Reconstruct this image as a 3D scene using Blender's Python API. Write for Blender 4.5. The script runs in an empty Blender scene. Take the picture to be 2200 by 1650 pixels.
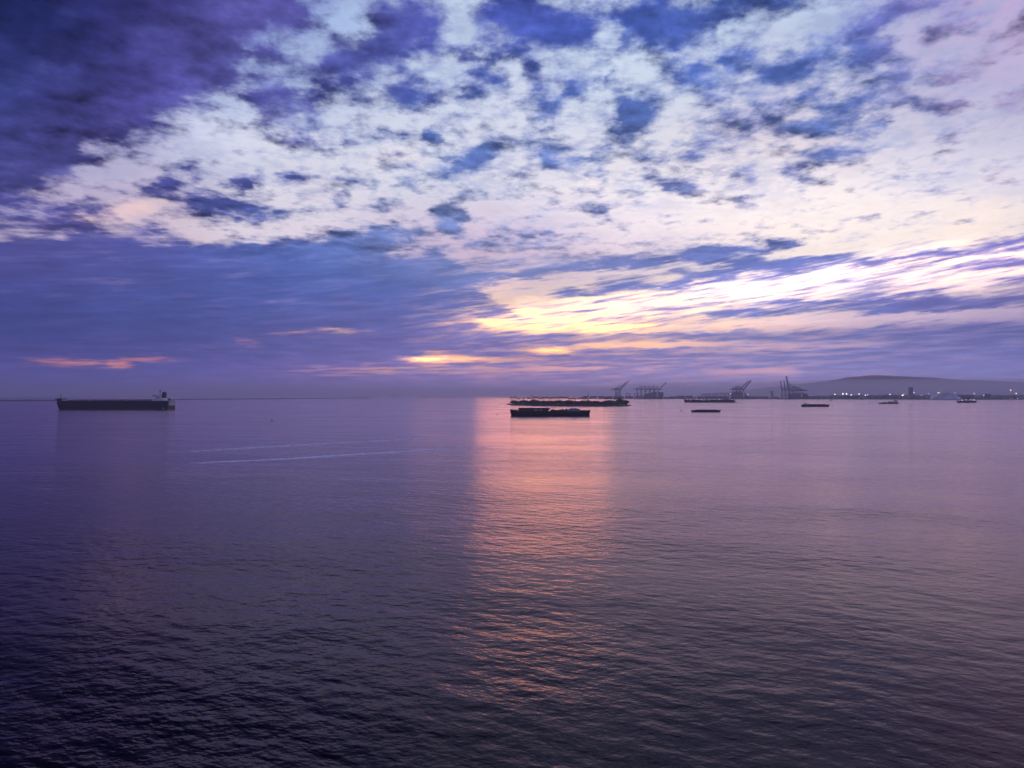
import bpy, math, random
import numpy as np
from mathutils import Vector, Matrix, noise as mnoise

R = math.radians
rnd = random.Random(7)
scene = bpy.context.scene
col = scene.collection

# ------------------------------------------------------------------ camera
H = 25.0            # metres above the water
F = 1465.0          # focal length in pixels of the 2200 px wide photograph
PITCH = R(0.98)
cam_data = bpy.data.cameras.new('camera')
cam = bpy.data.objects.new('camera', cam_data)
col.objects.link(cam)
cam.location = (0, 0, H)
cam.rotation_euler = (R(90) + PITCH, 0, 0)
cam_data.sensor_width = 36
cam_data.lens = 36 * F / 2200
cam_data.clip_start = 0.5
cam_data.clip_end = 300000
scene.camera = cam

# ------------------------------------------------------------------ sun, exposure
SUN_AZ, SUN_EL = 2.6, 3.6
sd = bpy.data.lights.new('sun', 'SUN')
sd.energy = 0.068
sd.angle = R(11.5)
sd.color = (1.0, 0.36, 0.085)
sun = bpy.data.objects.new('sun', sd)
col.objects.link(sun)
dirv = Vector((math.sin(R(SUN_AZ)) * math.cos(R(SUN_EL)), math.cos(R(SUN_AZ)) * math.cos(R(SUN_EL)), math.sin(R(SUN_EL))))
sun.rotation_euler = dirv.to_track_quat('Z', 'Y').to_euler()
scene.view_settings.view_transform = 'Standard'
scene.view_settings.look = 'None'
scene.view_settings.exposure = 0
scene.view_settings.gamma = 1
scene.view_settings.use_curve_mapping = False
scene.cycles.use_denoising = True
scene.cycles.denoiser = 'OPENIMAGEDENOISE'
scene.cycles.denoising_input_passes = 'RGB_ALBEDO_NORMAL'
scene.cycles.max_bounces = 6
scene.cycles.glossy_bounces = 3
scene.cycles.diffuse_bounces = 2
scene.cycles.volume_bounces = 3
scene.cycles.sample_clamp_indirect = 3.0
scene.cycles.sample_clamp_direct = 12.0

def lin(c):
    return tuple(((v / 255) / 12.92 if v / 255 <= 0.04045 else ((v / 255 + 0.055) / 1.055) ** 2.4) for v in c)

# ------------------------------------------------------------------ node helper
class NT:
    def __init__(self, tree): self.t = tree
    def n(self, kind, **kw):
        nd = self.t.nodes.new(kind)
        for k, v in kw.items(): setattr(nd, k, v)
        return nd
    def put(self, sock, v):
        if v is None: return
        if isinstance(v, bpy.types.NodeSocket): self.t.links.new(v, sock)
        else: sock.default_value = v
    def m(self, op, a, b=None, c=None, clamp=False):
        nd = self.n('ShaderNodeMath', operation=op); nd.use_clamp = clamp
        for i, v in enumerate((a, b, c)): self.put(nd.inputs[i], v)
        return nd.outputs[0]
    def v(self, op, a, b=None, c=None, scale=None):
        nd = self.n('ShaderNodeVectorMath', operation=op)
        for i, x in enumerate((a, b, c)): self.put(nd.inputs[i], x)
        if scale is not None: self.put(nd.inputs['Scale'], scale)
        return nd.outputs['Value'] if op in ('LENGTH', 'DOT_PRODUCT') else nd.outputs['Vector']
    def xyz(self, x, y, z=0.0):
        nd = self.n('ShaderNodeCombineXYZ')
        for i, q in enumerate((x, y, z)): self.put(nd.inputs[i], q)
        return nd.outputs[0]
    def sep(self, v):
        nd = self.n('ShaderNodeSeparateXYZ'); self.put(nd.inputs[0], v); return nd.outputs
    def noise(self, vec, scale=1.0, detail=2.0, rough=0.5, dist=0.0, colour=False, lac=2.0, dims='3D'):
        nd = self.n('ShaderNodeTexNoise', noise_dimensions=dims)
        self.put(nd.inputs['Vector'], vec); self.put(nd.inputs['Scale'], scale)
        self.put(nd.inputs['Detail'], detail); self.put(nd.inputs['Roughness'], rough)
        self.put(nd.inputs['Lacunarity'], lac); self.put(nd.inputs['Distortion'], dist)
        return nd.outputs['Color'] if colour else nd.outputs['Fac']
    def mr(self, v, a, b, c=0.0, d=1.0, kind='SMOOTHSTEP'):
        nd = self.n('ShaderNodeMapRange', interpolation_type=kind)
        for i, q in enumerate((v, a, b, c, d)): self.put(nd.inputs[i], q)
        return nd.outputs[0]
    def mix(self, f, a, b):
        nd = self.n('ShaderNodeMix', data_type='RGBA'); nd.clamp_factor = True
        self.put(nd.inputs[0], f); self.put(nd.inputs[6], a); self.put(nd.inputs[7], b)
        return nd.outputs[2]

# ------------------------------------------------------------------ sky
# The clouds are laid out by azimuth and elevation: each row of curves below holds, for one
# elevation, the cloud cover along the azimuth; noise breaks the rows up into real cloud edges.
AZ0, AZ1 = -52.0, 52.0

def to_pix(az, el):
    az, el = np.radians(az), np.radians(el)
    x, y, z = np.sin(az) * np.cos(el), np.cos(az) * np.cos(el), np.sin(el)
    c, s = math.cos(PITCH), math.sin(PITCH)
    yy = np.maximum(y * c + z * s, 0.05); zz = -y * s + z * c
    return 1100 + F * x / yy, 825 - F * zz / yy

def ell(X, Y, cx, cy, rx, ry, ang=0.0, soft=0.5):
    a = R(ang); dx, dy = X - cx, Y - cy
    u = dx * math.cos(a) + dy * math.sin(a); w = -dx * math.sin(a) + dy * math.cos(a)
    r = np.sqrt((u / rx) ** 2 + (w / ry) ** 2)
    t = np.clip((1 + soft - r) / (2 * soft), 0, 1)
    return t * t * (3 - 2 * t)

def line(X, Y, pts, wid, soft=1.0):
    """ribbon about a polyline that runs left to right, fading at its ends"""
    xs = np.array([p[0] for p in pts], float); ys = np.array([p[1] for p in pts], float)
    w = np.interp(X, xs, np.array(wid, float)) if isinstance(wid, (list, tuple)) else wid
    yc = np.interp(X, xs, ys)
    t = np.clip(1.5 - np.abs(Y - yc) / w, 0, 1) ** soft
    e = np.clip((X - xs[0] + 40) / 80, 0, 1) * np.clip((xs[-1] + 40 - X) / 80, 0, 1)
    return t * t * (3 - 2 * t) * e

def below(X, Y, pts, soft):
    xs = [p[0] for p in pts]; ys = [p[1] for p in pts]
    t = np.clip((Y - np.interp(X, xs, ys)) / soft * 0.5 + 0.5, 0, 1)
    return t * t * (3 - 2 * t)

PUFFS = [  # cx, cy, rx, ry, angle, cover
 (600,212,92,26,8,.95),(568,165,42,44,0,.85),(640,150,60,50,0,.62),(580,265,46,18,0,.85),(640,290,28,14,0,.7),(665,282,25,18,30,.75),
 (735,300,34,13,15,.8),(800,112,128,52,-22,.98),(862,48,66,62,0,.95),(905,20,45,40,0,.8),(700,150,50,20,0,.75),(760,200,60,30,20,.62),
 (870,202,60,38,10,1.0),(790,235,30,30,60,.62),(820,268,26,15,20,.8),(865,280,22,12,20,.62),
 (1160,50,132,66,10,1.0),(1050,40,40,50,0,.9),(1240,60,60,55,30,.9),(1190,105,45,16,10,.8),(1075,110,35,14,0,.75),
 (1000,120,24,20,0,.9),(1040,158,50,20,38,.92),(1060,180,45,12,10,.7),(1010,195,30,12,0,.72),(975,190,26,10,0,.62),
 (1140,150,32,30,50,.8),(1170,185,30,14,20,.66),(1236,195,36,27,-10,.98),(1205,225,34,12,-10,.75),(1172,240,20,16,-20,.82),(1150,258,24,9,-30,.62),
 (1185,270,24,10,40,.62),(1420,45,124,60,5,.98),(1350,80,30,30,0,.85),(1545,45,70,62,0,.86),(1480,90,60,22,0,.8),(1600,120,60,50,-20,.75),(1570,130,40,30,0,.78),
 (1375,240,46,34,0,.98),(1405,200,52,15,-8,.82),(1350,278,50,16,-10,.8),(1290,270,40,14,0,.62),(1440,170,50,20,0,.66),(1500,170,60,30,20,.66),
 (1315,168,26,5,-35,.85),(935,285,34,12,15,.85),(990,302,28,9,10,.88),(1008,350,58,24,-8,.96),(1040,325,44,12,0,.85),(1050,362,40,12,0,.85),(970,378,30,10,0,.78),
 (1040,290,24,22,0,.64),(1200,318,40,18,0,.82),(1185,350,34,18,0,.85),(1255,345,40,9,-4,.8),(1110,310,26,14,0,.7),(1105,268,18,6,0,.72),
 (1197,388,25,9,0,.9),(1355,325,26,14,0,.86),(1395,340,60,12,4,.78),(1300,318,40,9,0,.66),(1460,388,46,19,-8,.95),(1385,410,52,10,-12,.85),
 (1490,320,58,12,-8,.86),(1550,300,60,18,-15,.7),(1580,374,58,17,3,.74),(1630,362,24,14,0,.6),(1716,376,44,13,4,.88),(1790,390,40,7,5,.6),
 (1775,318,64,17,-12,.97),(1835,300,56,12,-18,.9),(1885,285,28,9,-8,.92),(1815,345,46,14,10,.7),(1690,325,40,14,0,.62),
 (1690,285,56,14,-8,.93),(1780,255,86,26,-22,.95),(1850,215,80,24,-18,.9),(1930,205,50,24,-15,.78),(1640,240,70,22,-15,.74),(1560,210,70,26,-20,.72),
 (1685,155,76,32,-12,.97),(1760,150,50,20,-20,.85),(1850,100,66,28,-18,.95),(1900,110,40,16,10,.88),(1760,90,50,24,-30,.7),(1990,228,38,9,-10,.92),(2040,222,36,7,-8,.68),
 (1935,160,28,13,-20,.92),(1900,185,50,16,-15,.75),(2015,90,34,16,-25,.8),(1980,115,60,14,-20,.66),(1960,18,120,26,-18,.94),(1880,50,60,24,-20,.8),(2070,50,60,22,-20,.68),
 (2190,238,50,20,-10,.82),(2150,90,50,14,-15,.62),(2080,140,60,16,-20,.62),(1640,5,110,26,0,.95),(1560,160,60,20,-20,.68),(2185,40,30,14,0,.8),
 (1740,200,60,14,-10,.66),(1480,250,40,20,0,.64),(1550,250,50,22,0,.66),(2030,135,40,10,-15,.66),(2180,100,40,10,-15,.66),(1640,60,30,60,20,.7),
 (470,442,132,24,4,1.0),(580,455,60,16,8,.85),(420,370,24,10,15,.9),(515,402,16,16,40,.84),(440,395,60,12,0,.72),(620,385,34,12,0,.7),(680,408,40,12,0,.66),(330,395,30,10,0,.8),
 (360,400,40,16,0,.8),(545,375,10,10,0,.7),(470,350,18,8,0,.66),(730,435,22,8,0,.66),(745,418,14,8,0,.76),(650,445,30,8,0,.6),
 (60,470,160,26,-6,.8),(200,430,60,14,-4,.7),(160,455,80,10,0,.7),(120,488,50,10,0,.85),(200,492,50,12,0,.9),(260,500,60,16,5,.9),(310,490,30,10,0,.7),(160,470,30,9,0,.85),
 (965,482,35,29,0,1.0),(970,455,22,7,-5,.85),(1160,330,10,5,0,.7),(1065,445,16,6,0,.66),(1120,462,9,3,0,.7),(1280,448,20,14,0,.78),(1335,430,18,10,0,.6),
 (2090,300,60,4,-5,.66),(2040,290,14,6,0,.6),(2150,312,36,6,-6,.66),(1900,434,36,4,-3,.66),(1560,428,90,4,2,.66),(2020,345,12,4,0,.6),
 (830,320,60,14,0,.5),(770,360,50,9,0,.55),(900,430,90,10,0,.5),(1100,400,110,14,0,.5),(820,450,60,8,0,.52),(1230,430,60,10,0,.5),(880,355,34,12,0,.62),
]
def wrap_line(X, Y, pts, w): return line(X, Y, pts, w)

def paint(X, Y):
    """cover, glow, shade for arrays of photo pixel positions"""
    c = np.full(X.shape, 0.31)
    c = np.maximum(c, .47 * ell(X, Y, 1250, 280, 800, 170, -8, .5))
    # the great dark mass at top left
    edge = [(-900,900),(-200,620),(0,505),(60,492),(130,455),(190,385),(330,325),(440,255),(510,205),(545,150),(640,110),(710,60),(745,0),(800,-200),(1000,-500)]
    xs = [p[0] for p in edge]; ys = [p[1] for p in edge]
    t = np.clip((np.interp(X, xs, ys) - Y) / 230 + 0.42, 0, 1)
    c = np.maximum(c, t * t * (3 - 2 * t) * 1.05)
    # beyond the frame the cloud closes overhead
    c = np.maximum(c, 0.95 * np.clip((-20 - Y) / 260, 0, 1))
    for (cx, cy, rx, ry, an, v) in PUFFS:
        c = np.maximum(c, 0.27 + (v - 0.27) * ell(X, Y, cx, cy, rx * 1.10, ry * 1.12, an, .62))
    for (cx, cy, rx, ry, an, v) in [(1310,66,24,30,12,.34),(1560,60,24,30,15,.3),(430,262,26,12,0,.35),(700,20,50,22,0,.3),(760,60,46,24,10,.5)]:
        c = c - v * ell(X, Y, cx, cy, rx, ry, an, .6)
    # blue cloud bank at left, its top
    top = [(-2000,500),(0,508),(100,500),(135,512),(180,498),(260,494),(340,508),(430,520),(560,512),(650,502),(740,488),(830,478),(900,486),(935,503),(960,540),(1010,590),(1060,640),(1200,705),(1380,712),(1560,700),(1700,708),(1900,692),(2200,686),(3500,640)]
    b = below(X, Y, top, 16)
    band = np.interp(X, [-900, 850, 1000, 1200, 3000], [1.0, .95, .86, .80, .80])
    c = np.maximum(c, b * band)
    # lilac cumulus field right of it
    c = np.maximum(c, .66 * ell(X, Y, 1110, 522, 190, 34, -4, .5))
    c = c - .35 * ell(X, Y, 900, 530, 60, 20, -8, .6)
    # long streaks climbing to the right
    c = np.maximum(c, .66 * below(X, Y, [(850,560),(1100,548),(1300,530),(1500,520),(1740,505),(1900,560),(2200,620)], 20) * (1 - below(X, Y, [(850,600),(1000,590),(1250,578),(1500,556),(1720,530),(1900,500)], 14)))
    c = np.maximum(c, .98 * line(X, Y, [(760,612),(900,608),(1100,590),(1250,577),(1470,553),(1600,536),(1740,518)], [16,14,11,11,18,18,8]))
    c = np.maximum(c, .95 * line(X, Y, [(1180,634),(1300,624),(1470,606),(1620,576),(1740,561),(1900,552),(2050,540),(2250,508),(2600,470)], [5,9,12,9,9,10,11,16,20]))
    c = np.maximum(c, .88 * line(X, Y, [(1420,588),(1530,579),(1680,558),(1760,556)], [5,9,8,5]))
    c = np.maximum(c, .84 * line(X, Y, [(2020,580),(2110,570),(2200,556),(2400,540)], [3,6,12,16]))
    c = np.maximum(c, .78 * line(X, Y, [(2080,610),(2150,604),(2300,590)], [4,9,14]))
    c = np.maximum(c, .93 * line(X, Y, [(1500,678),(1640,668),(1750,656),(1880,645),(2050,636)], [6,9,12,10,5]))
    c = np.maximum(c, .9 * line(X, Y, [(1720,676),(1900,668),(2050,655),(2250,642),(2600,600)], [5,12,16,22,30]))
    c = np.maximum(c, .72 * line(X, Y, [(2060,640),(2130,625),(2260,610)], [6,16,26]))
    c = np.maximum(c, .62 * line(X, Y, [(900,640),(1000,625),(1040,648)], [30,26,10]))
    c = np.maximum(c, .9 * line(X, Y, [(740,700),(900,698),(1050,694),(1200,690)], [8,10,6,2]))
    c = np.maximum(c, .74 * line(X, Y, [(1340,688),(1450,680),(1500,674)], [3,5,2]))
    c = np.maximum(c, .6 * line(X, Y, [(1820,590),(2000,585),(2160,570)], [14,16,18]))
    c = np.maximum(c, .55 * line(X, Y, [(1250,612),(1400,600),(1500,590)], [16,14,10]))
    # left limit of the bright wedge
    c = np.maximum(c, .9 * below(X, Y, [(700,560),(900,600),(960,625),(1030,650),(1060,700),(1100,760)], 34) * (1 - below(X, Y, [(700,800),(950,688),(1100,640),(1200,560)], 30)) * (X < 1100))
    # openings in the low bands
    for pts, w, v in [([(60,780),(180,777),(300,776),(400,777)], [3,5,5,3], .55), ([(210,788),(260,784),(298,788)], [3,6,3], .6),
                      ([(600,713),(700,712),(780,709)], [3,4,3], .5), ([(440,745),(540,733),(600,730)], [3,4,3], .3),
                      ([(870,772),(925,771),(1010,770),(1130,768)], [6,9,5,3], .95), ([(1140,753),(1180,752),(1230,751)], [3,5,3], .85),
                      ([(1225,738),(1330,741),(1420,736),(1520,737)], [4,9,6,3], .62), ([(1120,793),(1280,786),(1400,785)], [3,4,3], .55),
                      ([(1450,742),(1700,744),(1900,736)], [5,9,5], .36), ([(1500,803),(1640,799),(1740,793)], [3,6,4], .5),
                      ([(1060,700),(1180,702),(1300,706),(1400,704),(1560,697),(1620,694)], [8,11,13,9,10,4], .75),
                      ([(1600,692),(1780,682),(1850,676)], [6,9,4], .5), ([(1830,693),(2000,683),(2160,668)], [4,5,6], .4),
                      ([(600,800),(800,797),(1000,792),(1100,800)], [9,14,12,6], .28), ([(1850,808),(2000,804),(2150,801)], [4,4,3], .2),
                      ([(230,615),(265,605),(310,612)], [5,9,5], .07), ([(400,655),(560,650),(680,645)], [4,6,5], .05)]:
        c = c - v * line(X, Y, pts, w)
    c = c - .3 * ell(X, Y, 1160, 700, 120, 14, 0, .5)
    # glow: warm light that breaks through
    g = np.zeros(X.shape)
    for (cx, cy, rx, ry, an, v) in [(925,771,48,5,0,1.0),(985,770,60,4,0,.65),(1185,752,34,4,0,.8),(1312,704,92,9,-1,.97),(1230,702,200,10,-1,.6),(1240,700,130,9,0,.34),(990,689,46,7,-10,.55),
                                    (1110,676,150,10,-4,.22),(262,787,34,4,4,.5),(200,778,150,5,0,.10),(1350,742,130,8,0,.28),(1290,740,60,6,0,.3),(1560,697,70,6,0,.22),
                                    (690,712,90,5,0,.16),(1280,789,110,4,0,.16),(850,360-15,50,11,0,.16),(270,455,80,16,-14,.20),(180,475,80,8,-6,.22),(1660,800,80,6,-3,.16),
                                    (1950,565,60,8,-8,.16),(1650,690,80,6,-3,.14),(1960,605,70,10,-8,.14),(2120,455,90,22,-14,.10),(2060,495,60,14,-18,.10),(1690,495,40,22,0,.08),
                                    (1250,395,50,9,0,.10),(1090,385,40,8,0,.08),(1040,625,60,20,-6,.12),(850,798,260,14,0,.06)]:
        g = np.maximum(g, v * ell(X, Y, cx, cy, rx, ry, an, .7))
    # shade: 0.5 neutral
    s = np.full(X.shape, .5)
    for (cx, cy, rx, ry, an, v) in [(120,680,240,90,0,-.07),(560,560,300,30,-3,.05),(250,545,200,14,0,.05),(700,510,90,16,-6,-.07),(850,505,90,18,-4,-.08),(640,520,60,12,-10,-.05),
                                    (330,520,60,14,8,-.06),(180,500,70,16,0,-.05),(1290,690,500,60,-4,.05),(1700,620,500,36,-7,.10),(1250,668,220,22,-3,.22),(1600,625,300,24,-7,.14),
                                    (1050,610,80,20,0,.05),(1600,740,500,40,0,.02),(900,720,300,10,0,-.05),(1250,725,250,10,0,-.05),(1550,755,200,6,0,-.04),(1800,730,300,9,0,-.05),
                                    (265,606,50,8,0,.09),(560,650,200,7,-2,.05),(1780,480,300,40,0,.08),(450,300,100,20,0,.03),(800,830,900,10,0,.0)]:
        s = s + v * ell(X, Y, cx, cy, rx, ry, an, .7)
    # the sky round the hidden sun is brighter than the picture can hold
    for (cx, cy, rx, ry, an, v) in [(1300,668,290,34,-6,.7),(1090,682,110,16,-10,.85),(1700,610,420,36,-9,.58),(2050,575,260,44,-8,.42),(1900,470,420,60,-4,.05)]:
        g = np.maximum(g, v * ell(X, Y, cx, cy, rx, ry, an, .8))
    c = np.maximum(c, .59 * ell(X, Y, 1680, 625, 680, 60, -7, .4))
    for (cx, cy, rx, ry, an, v) in [(1300,672,290,36,-6,.36),(1700,612,420,42,-9,.40),(2050,575,300,46,-8,.3),(1800,450,600,100,-4,.08),(1400,742,400,14,0,.12),(1500,700,420,20,-3,.2),(925,772,70,8,0,.3)]:
        s = np.maximum(s, .5 + v * ell(X, Y, cx, cy, rx, ry, an, .8))
    s = s + np.interp(Y, [720, 760, 800, 850], [0, .08, .26, .36])
    return np.clip(c, 0, 1), np.clip(g, 0, 1), np.clip(s, 0, 1)

GAP = [(600,60,(150,175,225)),(720,60,(165,190,230)),(950,100,(200,215,240)),(1000,20,(200,215,240)),(800,300,(226,230,246)),(500,330,(220,226,244)),
 (250,350,(150,165,215)),(150,430,(190,180,215)),(270,455,(238,205,208)),(650,470,(238,226,236)),(1100,300,(230,231,246)),(1320,80,(205,222,245)),
 (1450,150,(215,228,246)),(1750,60,(190,210,238)),(1650,260,(236,222,236)),(2000,60,(192,188,226)),(2150,30,(200,170,215)),(2100,150,(190,185,220)),
 (2000,350,(214,210,232)),(2150,350,(205,205,230)),(1700,400,(240,228,235)),(1500,450,(248,240,242)),(1300,470,(248,240,246)),(1700,480,(255,246,236)),
 (1950,480,(245,236,236)),(2100,480,(255,238,220)),(1900,520,(255,246,230)),(1600,540,(250,228,228)),(1200,670,(255,252,238)),(1500,640,(255,247,240)),
 (1800,600,(255,244,232)),(2100,590,(236,208,218)),(2000,560,(240,218,218)),(1000,685,(255,220,150)),(1010,625,(238,186,188)),(880,640,(165,140,200)),
 (1300,705,(255,212,110)),(1500,700,(250,200,160)),(1800,690,(220,182,195)),(2100,690,(170,150,200)),(1200,745,(245,165,140)),(1400,745,(232,165,165)),
 (1700,745,(175,150,195)),(925,772,(255,185,40)),(1100,770,(225,150,150)),(600,715,(190,130,165)),(250,785,(215,120,105)),(600,795,(140,92,165)),
 (900,800,(165,115,170)),(1200,800,(190,130,170)),(1500,800,(195,140,178)),(1900,800,(150,125,185)),(2150,780,(120,110,180)),(100,845,(65,62,128)),
 (600,845,(92,80,150)),(1000,845,(140,120,175)),(1400,845,(140,125,180)),(2100,845,(118,105,168)),(-500,300,(70,70,140)),(-500,700,(50,55,120)),
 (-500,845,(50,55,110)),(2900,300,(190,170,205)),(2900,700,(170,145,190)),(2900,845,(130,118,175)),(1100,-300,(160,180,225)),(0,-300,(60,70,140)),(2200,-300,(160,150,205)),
 (1250,560,(215,190,215)),(1000,560,(200,185,220)),(1100,520,(225,205,225)),(1450,580,(225,200,215))]
CLOUD = [(60,40,(22,34,92)),(300,50,(40,42,108)),(50,250,(48,56,122)),(300,250,(70,64,142)),(560,90,(92,86,168)),(420,210,(84,80,160)),(130,400,(78,76,152)),
 (600,200,(78,86,168)),(800,110,(82,84,170)),(870,200,(68,92,178)),(1160,50,(66,80,174)),(1420,60,(66,90,182)),(1600,60,(80,106,192)),(1370,240,(74,112,190)),
 (1235,195,(76,100,188)),(1010,350,(86,114,186)),(1200,340,(112,130,198)),(1700,150,(80,108,192)),(1800,240,(90,116,192)),(1950,20,(88,92,178)),
 (2100,60,(148,138,198)),(2190,240,(158,135,190)),(1800,310,(84,114,188)),(1580,375,(146,142,196)),(1460,388,(100,124,196)),(1716,376,(110,120,185)),(470,440,(70,82,164)),
 (300,500,(84,84,160)),(100,550,(76,76,152)),(400,600,(74,86,165)),(700,510,(86,112,184)),(700,600,(78,104,188)),(100,700,(56,68,144)),(400,700,(66,82,158)),
 (800,700,(92,102,178)),(100,790,(64,66,142)),(500,780,(78,78,154)),(900,740,(100,100,176)),(965,480,(90,122,192)),(1100,520,(165,162,212)),(1300,580,(104,122,194)),
 (1700,530,(90,116,194)),(2000,545,(84,96,182)),(1550,600,(92,108,188)),(1700,665,(102,112,188)),(2100,660,(92,98,178)),(1300,735,(112,110,182)),(1600,730,(118,126,192)),
 (2000,760,(104,112,186)),(2190,600,(122,112,190)),(1500,800,(132,124,184)),(1900,820,(122,120,182)),(1100,800,(128,110,176)),(700,820,(98,84,156)),(200,830,(72,68,138)),
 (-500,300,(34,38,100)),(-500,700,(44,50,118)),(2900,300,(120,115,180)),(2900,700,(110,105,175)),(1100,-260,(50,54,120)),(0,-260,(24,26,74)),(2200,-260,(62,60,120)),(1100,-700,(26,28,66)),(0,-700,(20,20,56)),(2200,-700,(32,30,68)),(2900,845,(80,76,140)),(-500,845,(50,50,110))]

def blend(X, Y, pts, sig=85.0):
    w_sum = np.zeros(X.shape); out = np.zeros(X.shape + (3,))
    for (x, y, c) in pts:
        d2 = ((X - x) / 1.5) ** 2 + (Y - y) ** 2
        if y > 500: d2 = ((X - x) / 2.2) ** 2 + ((Y - y) * 1.7) ** 2
        w = np.exp(-d2 / (2 * sig * sig)) + 1e-4 / (1 + d2 / 40000.0) ** 2
        w_sum += w; out += w[..., None] * np.array(lin(c))
    return out / w_sum[..., None]

world = bpy.data.worlds.new('World')
scene.world = world
world.use_nodes = True
wt = world.node_tree
wt.nodes.clear()
W = NT(wt)
tc = W.n('ShaderNodeTexCoord')
dirn = W.v('NORMALIZE', tc.outputs['Generated'])
dx, dy, dz = W.sep(dirn)
RAD = 180 / math.pi
az = W.m('MULTIPLY', W.m('ARCTAN2', dx, dy), RAD)
el = W.m('MAXIMUM', W.m('MULTIPLY', W.m('ARCSINE', dz), RAD), 0.0)
dzp = W.m('ADD', W.m('MAXIMUM', dz, 0.0), 0.13)
plane = W.xyz(W.m('DIVIDE', dx, dzp), W.m('DIVIDE', dy, dzp), 0.0)
# slanted coordinates of the high streaks
slant = W.m('SUBTRACT', el, W.m('MULTIPLY', az, 0.115))
strk = W.xyz(W.m('MULTIPLY', az, 0.10), W.m('MULTIPLY', slant, 1.1), 3.7)
flat = W.xyz(W.m('MULTIPLY', az, 0.14), W.m('MULTIPLY', W.m('SUBTRACT', el, W.m('MULTIPLY', az, 0.02)), 1.6), 9.1)
# domain warp
wn = W.noise(W.v('ADD', plane, (5.3, 1.7, 0.4)), 6.0, 5.0, 0.62, colour=True)
wx, wy, wz = W.sep(W.v('SUBTRACT', wn, (0.5, 0.5, 0.5)))
hi = W.mr(el, 1.0, 16.0, 0.10, 1.0, 'LINEAR')
azw = W.m('ADD', az, W.m('MULTIPLY', wx, W.m('MULTIPLY', hi, 5.0)))
elw = W.m('MAXIMUM', W.m('ADD', el, W.m('MULTIPLY', wy, W.m('MULTIPLY', hi, 2.7))), 0.0)

def rows_of(elv, azv, rows, sample, n_pts):
    """sum over rows of hat(el) * curve(az): a field on azimuth and elevation built from nodes"""
    u = W.m('DIVIDE', W.m('SUBTRACT', azv, AZ0), AZ1 - AZ0, clamp=True)
    uvn = W.n('ShaderNodeCombineColor')
    for i in range(3): W.put(uvn.inputs[i], u)
    uv = uvn.outputs[0]
    azs = np.linspace(AZ0, AZ1, n_pts)
    acc = None
    for i, e in enumerate(rows):
        vals = sample(azs, e)                                   # (n, 3)
        nd = W.n('ShaderNodeRGBCurve')
        mp = nd.mapping
        for ch in range(3):
            cv = mp.curves[ch]
            cv.points[0].location = (0, float(vals[0, ch])); cv.points[1].location = (1, float(vals[-1, ch]))
            for k in range(1, n_pts - 1):
                cv.points.new(k / (n_pts - 1), float(vals[k, ch]))
        mp.update()
        W.put(nd.inputs['Color'], uv)
        lo = rows[i - 1] if i else None
        hi_ = rows[i + 1] if i + 1 < len(rows) else None
        parts = []
        if lo is not None: parts.append(W.m('DIVIDE', W.m('SUBTRACT', elv, lo), e - lo))
        if hi_ is not None: parts.append(W.m('DIVIDE', W.m('SUBTRACT', hi_, elv), hi_ - e))
        w = parts[0] if len(parts) == 1 else W.m('MINIMUM', parts[0], parts[1])
        w = W.m('MINIMUM', W.m('MAXIMUM', w, 0.0), 1.0)
        mx = W.n('ShaderNodeMix', data_type='RGBA', blend_type='ADD')
        W.put(mx.inputs[0], w); W.put(mx.inputs[6], acc if acc is not None else (0, 0, 0, 1)); W.put(mx.inputs[7], nd.outputs[0])
        acc = mx.outputs[2]
    return acc

def sample_fine(azs, e):
    X, Y = to_pix(azs, np.full(azs.shape, e)); return np.stack(paint(X, Y), 1)
def sample_gap(azs, e):
    X, Y = to_pix(azs, np.full(azs.shape, e)); return np.clip(blend(X, Y, GAP), 0, 1)
def sample_cloud(azs, e):
    X, Y = to_pix(azs, np.full(azs.shape, e)); return np.clip(blend(X, Y, CLOUD), 0, 1)

ROWS = [0, .8, 1.4, 1.9, 2.3, 2.7, 3.05, 3.4, 3.8, 4.2, 4.6, 5.0, 5.35, 5.7, 6.1, 6.5, 7, 7.5, 8, 8.5, 9, 9.5, 10, 10.5, 11, 11.6, 12.2, 12.9, 13.6, 14.4, 15.2, 16, 17, 18, 19,
        20, 21, 22, 23, 24, 25, 26, 27, 28, 29, 30, 31.5, 33, 36]
ROWS_C = [0, 1.5, 2.4, 3.2, 4.2, 5.2, 6, 7, 8.5, 10, 12, 14, 17, 20, 24, 28, 32, 40]
# cloud detail noise
n_big = W.noise(plane, 8.0, 8.0, 0.585)
n_fin = W.noise(W.v('ADD', plane, (9.0, 2.0, 5.0)), 24.0, 5.0, 0.6)
n_str = W.noise(strk, 2.6, 7.0, 0.62)
n_flt = W.noise(flat, 2.2, 7.0, 0.60)
lowf = W.mr(el, 3.0, 6.0, 1.0, 0.0)
n_low = W.m('ADD', W.m('MULTIPLY', n_flt, lowf), W.m('MULTIPLY', n_str, W.m('SUBTRACT', 1.0, lowf)))
upf = W.mr(el, 9.5, 13.0, 0.0, 1.0)
n_all = W.m('ADD', W.m('MULTIPLY', n_low, W.m('SUBTRACT', 1.0, upf)), W.m('MULTIPLY', W.m('ADD', W.m('MULTIPLY', n_big, 0.76), W.m('MULTIPLY', n_fin, 0.24)), upf))
dn = W.m('SUBTRACT', n_all, 0.5)
n_mid = W.noise(W.v('ADD', plane, (2.0, 7.0, 1.0)), 4.0, 5.0, 0.58)
n_off = W.noise(W.v('ADD', plane, (0.0, 0.035, 0.0)), 8.0, 4.0, 0.62)
relief = W.m('MULTIPLY', W.m('SUBTRACT', n_off, n_big), upf)
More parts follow.
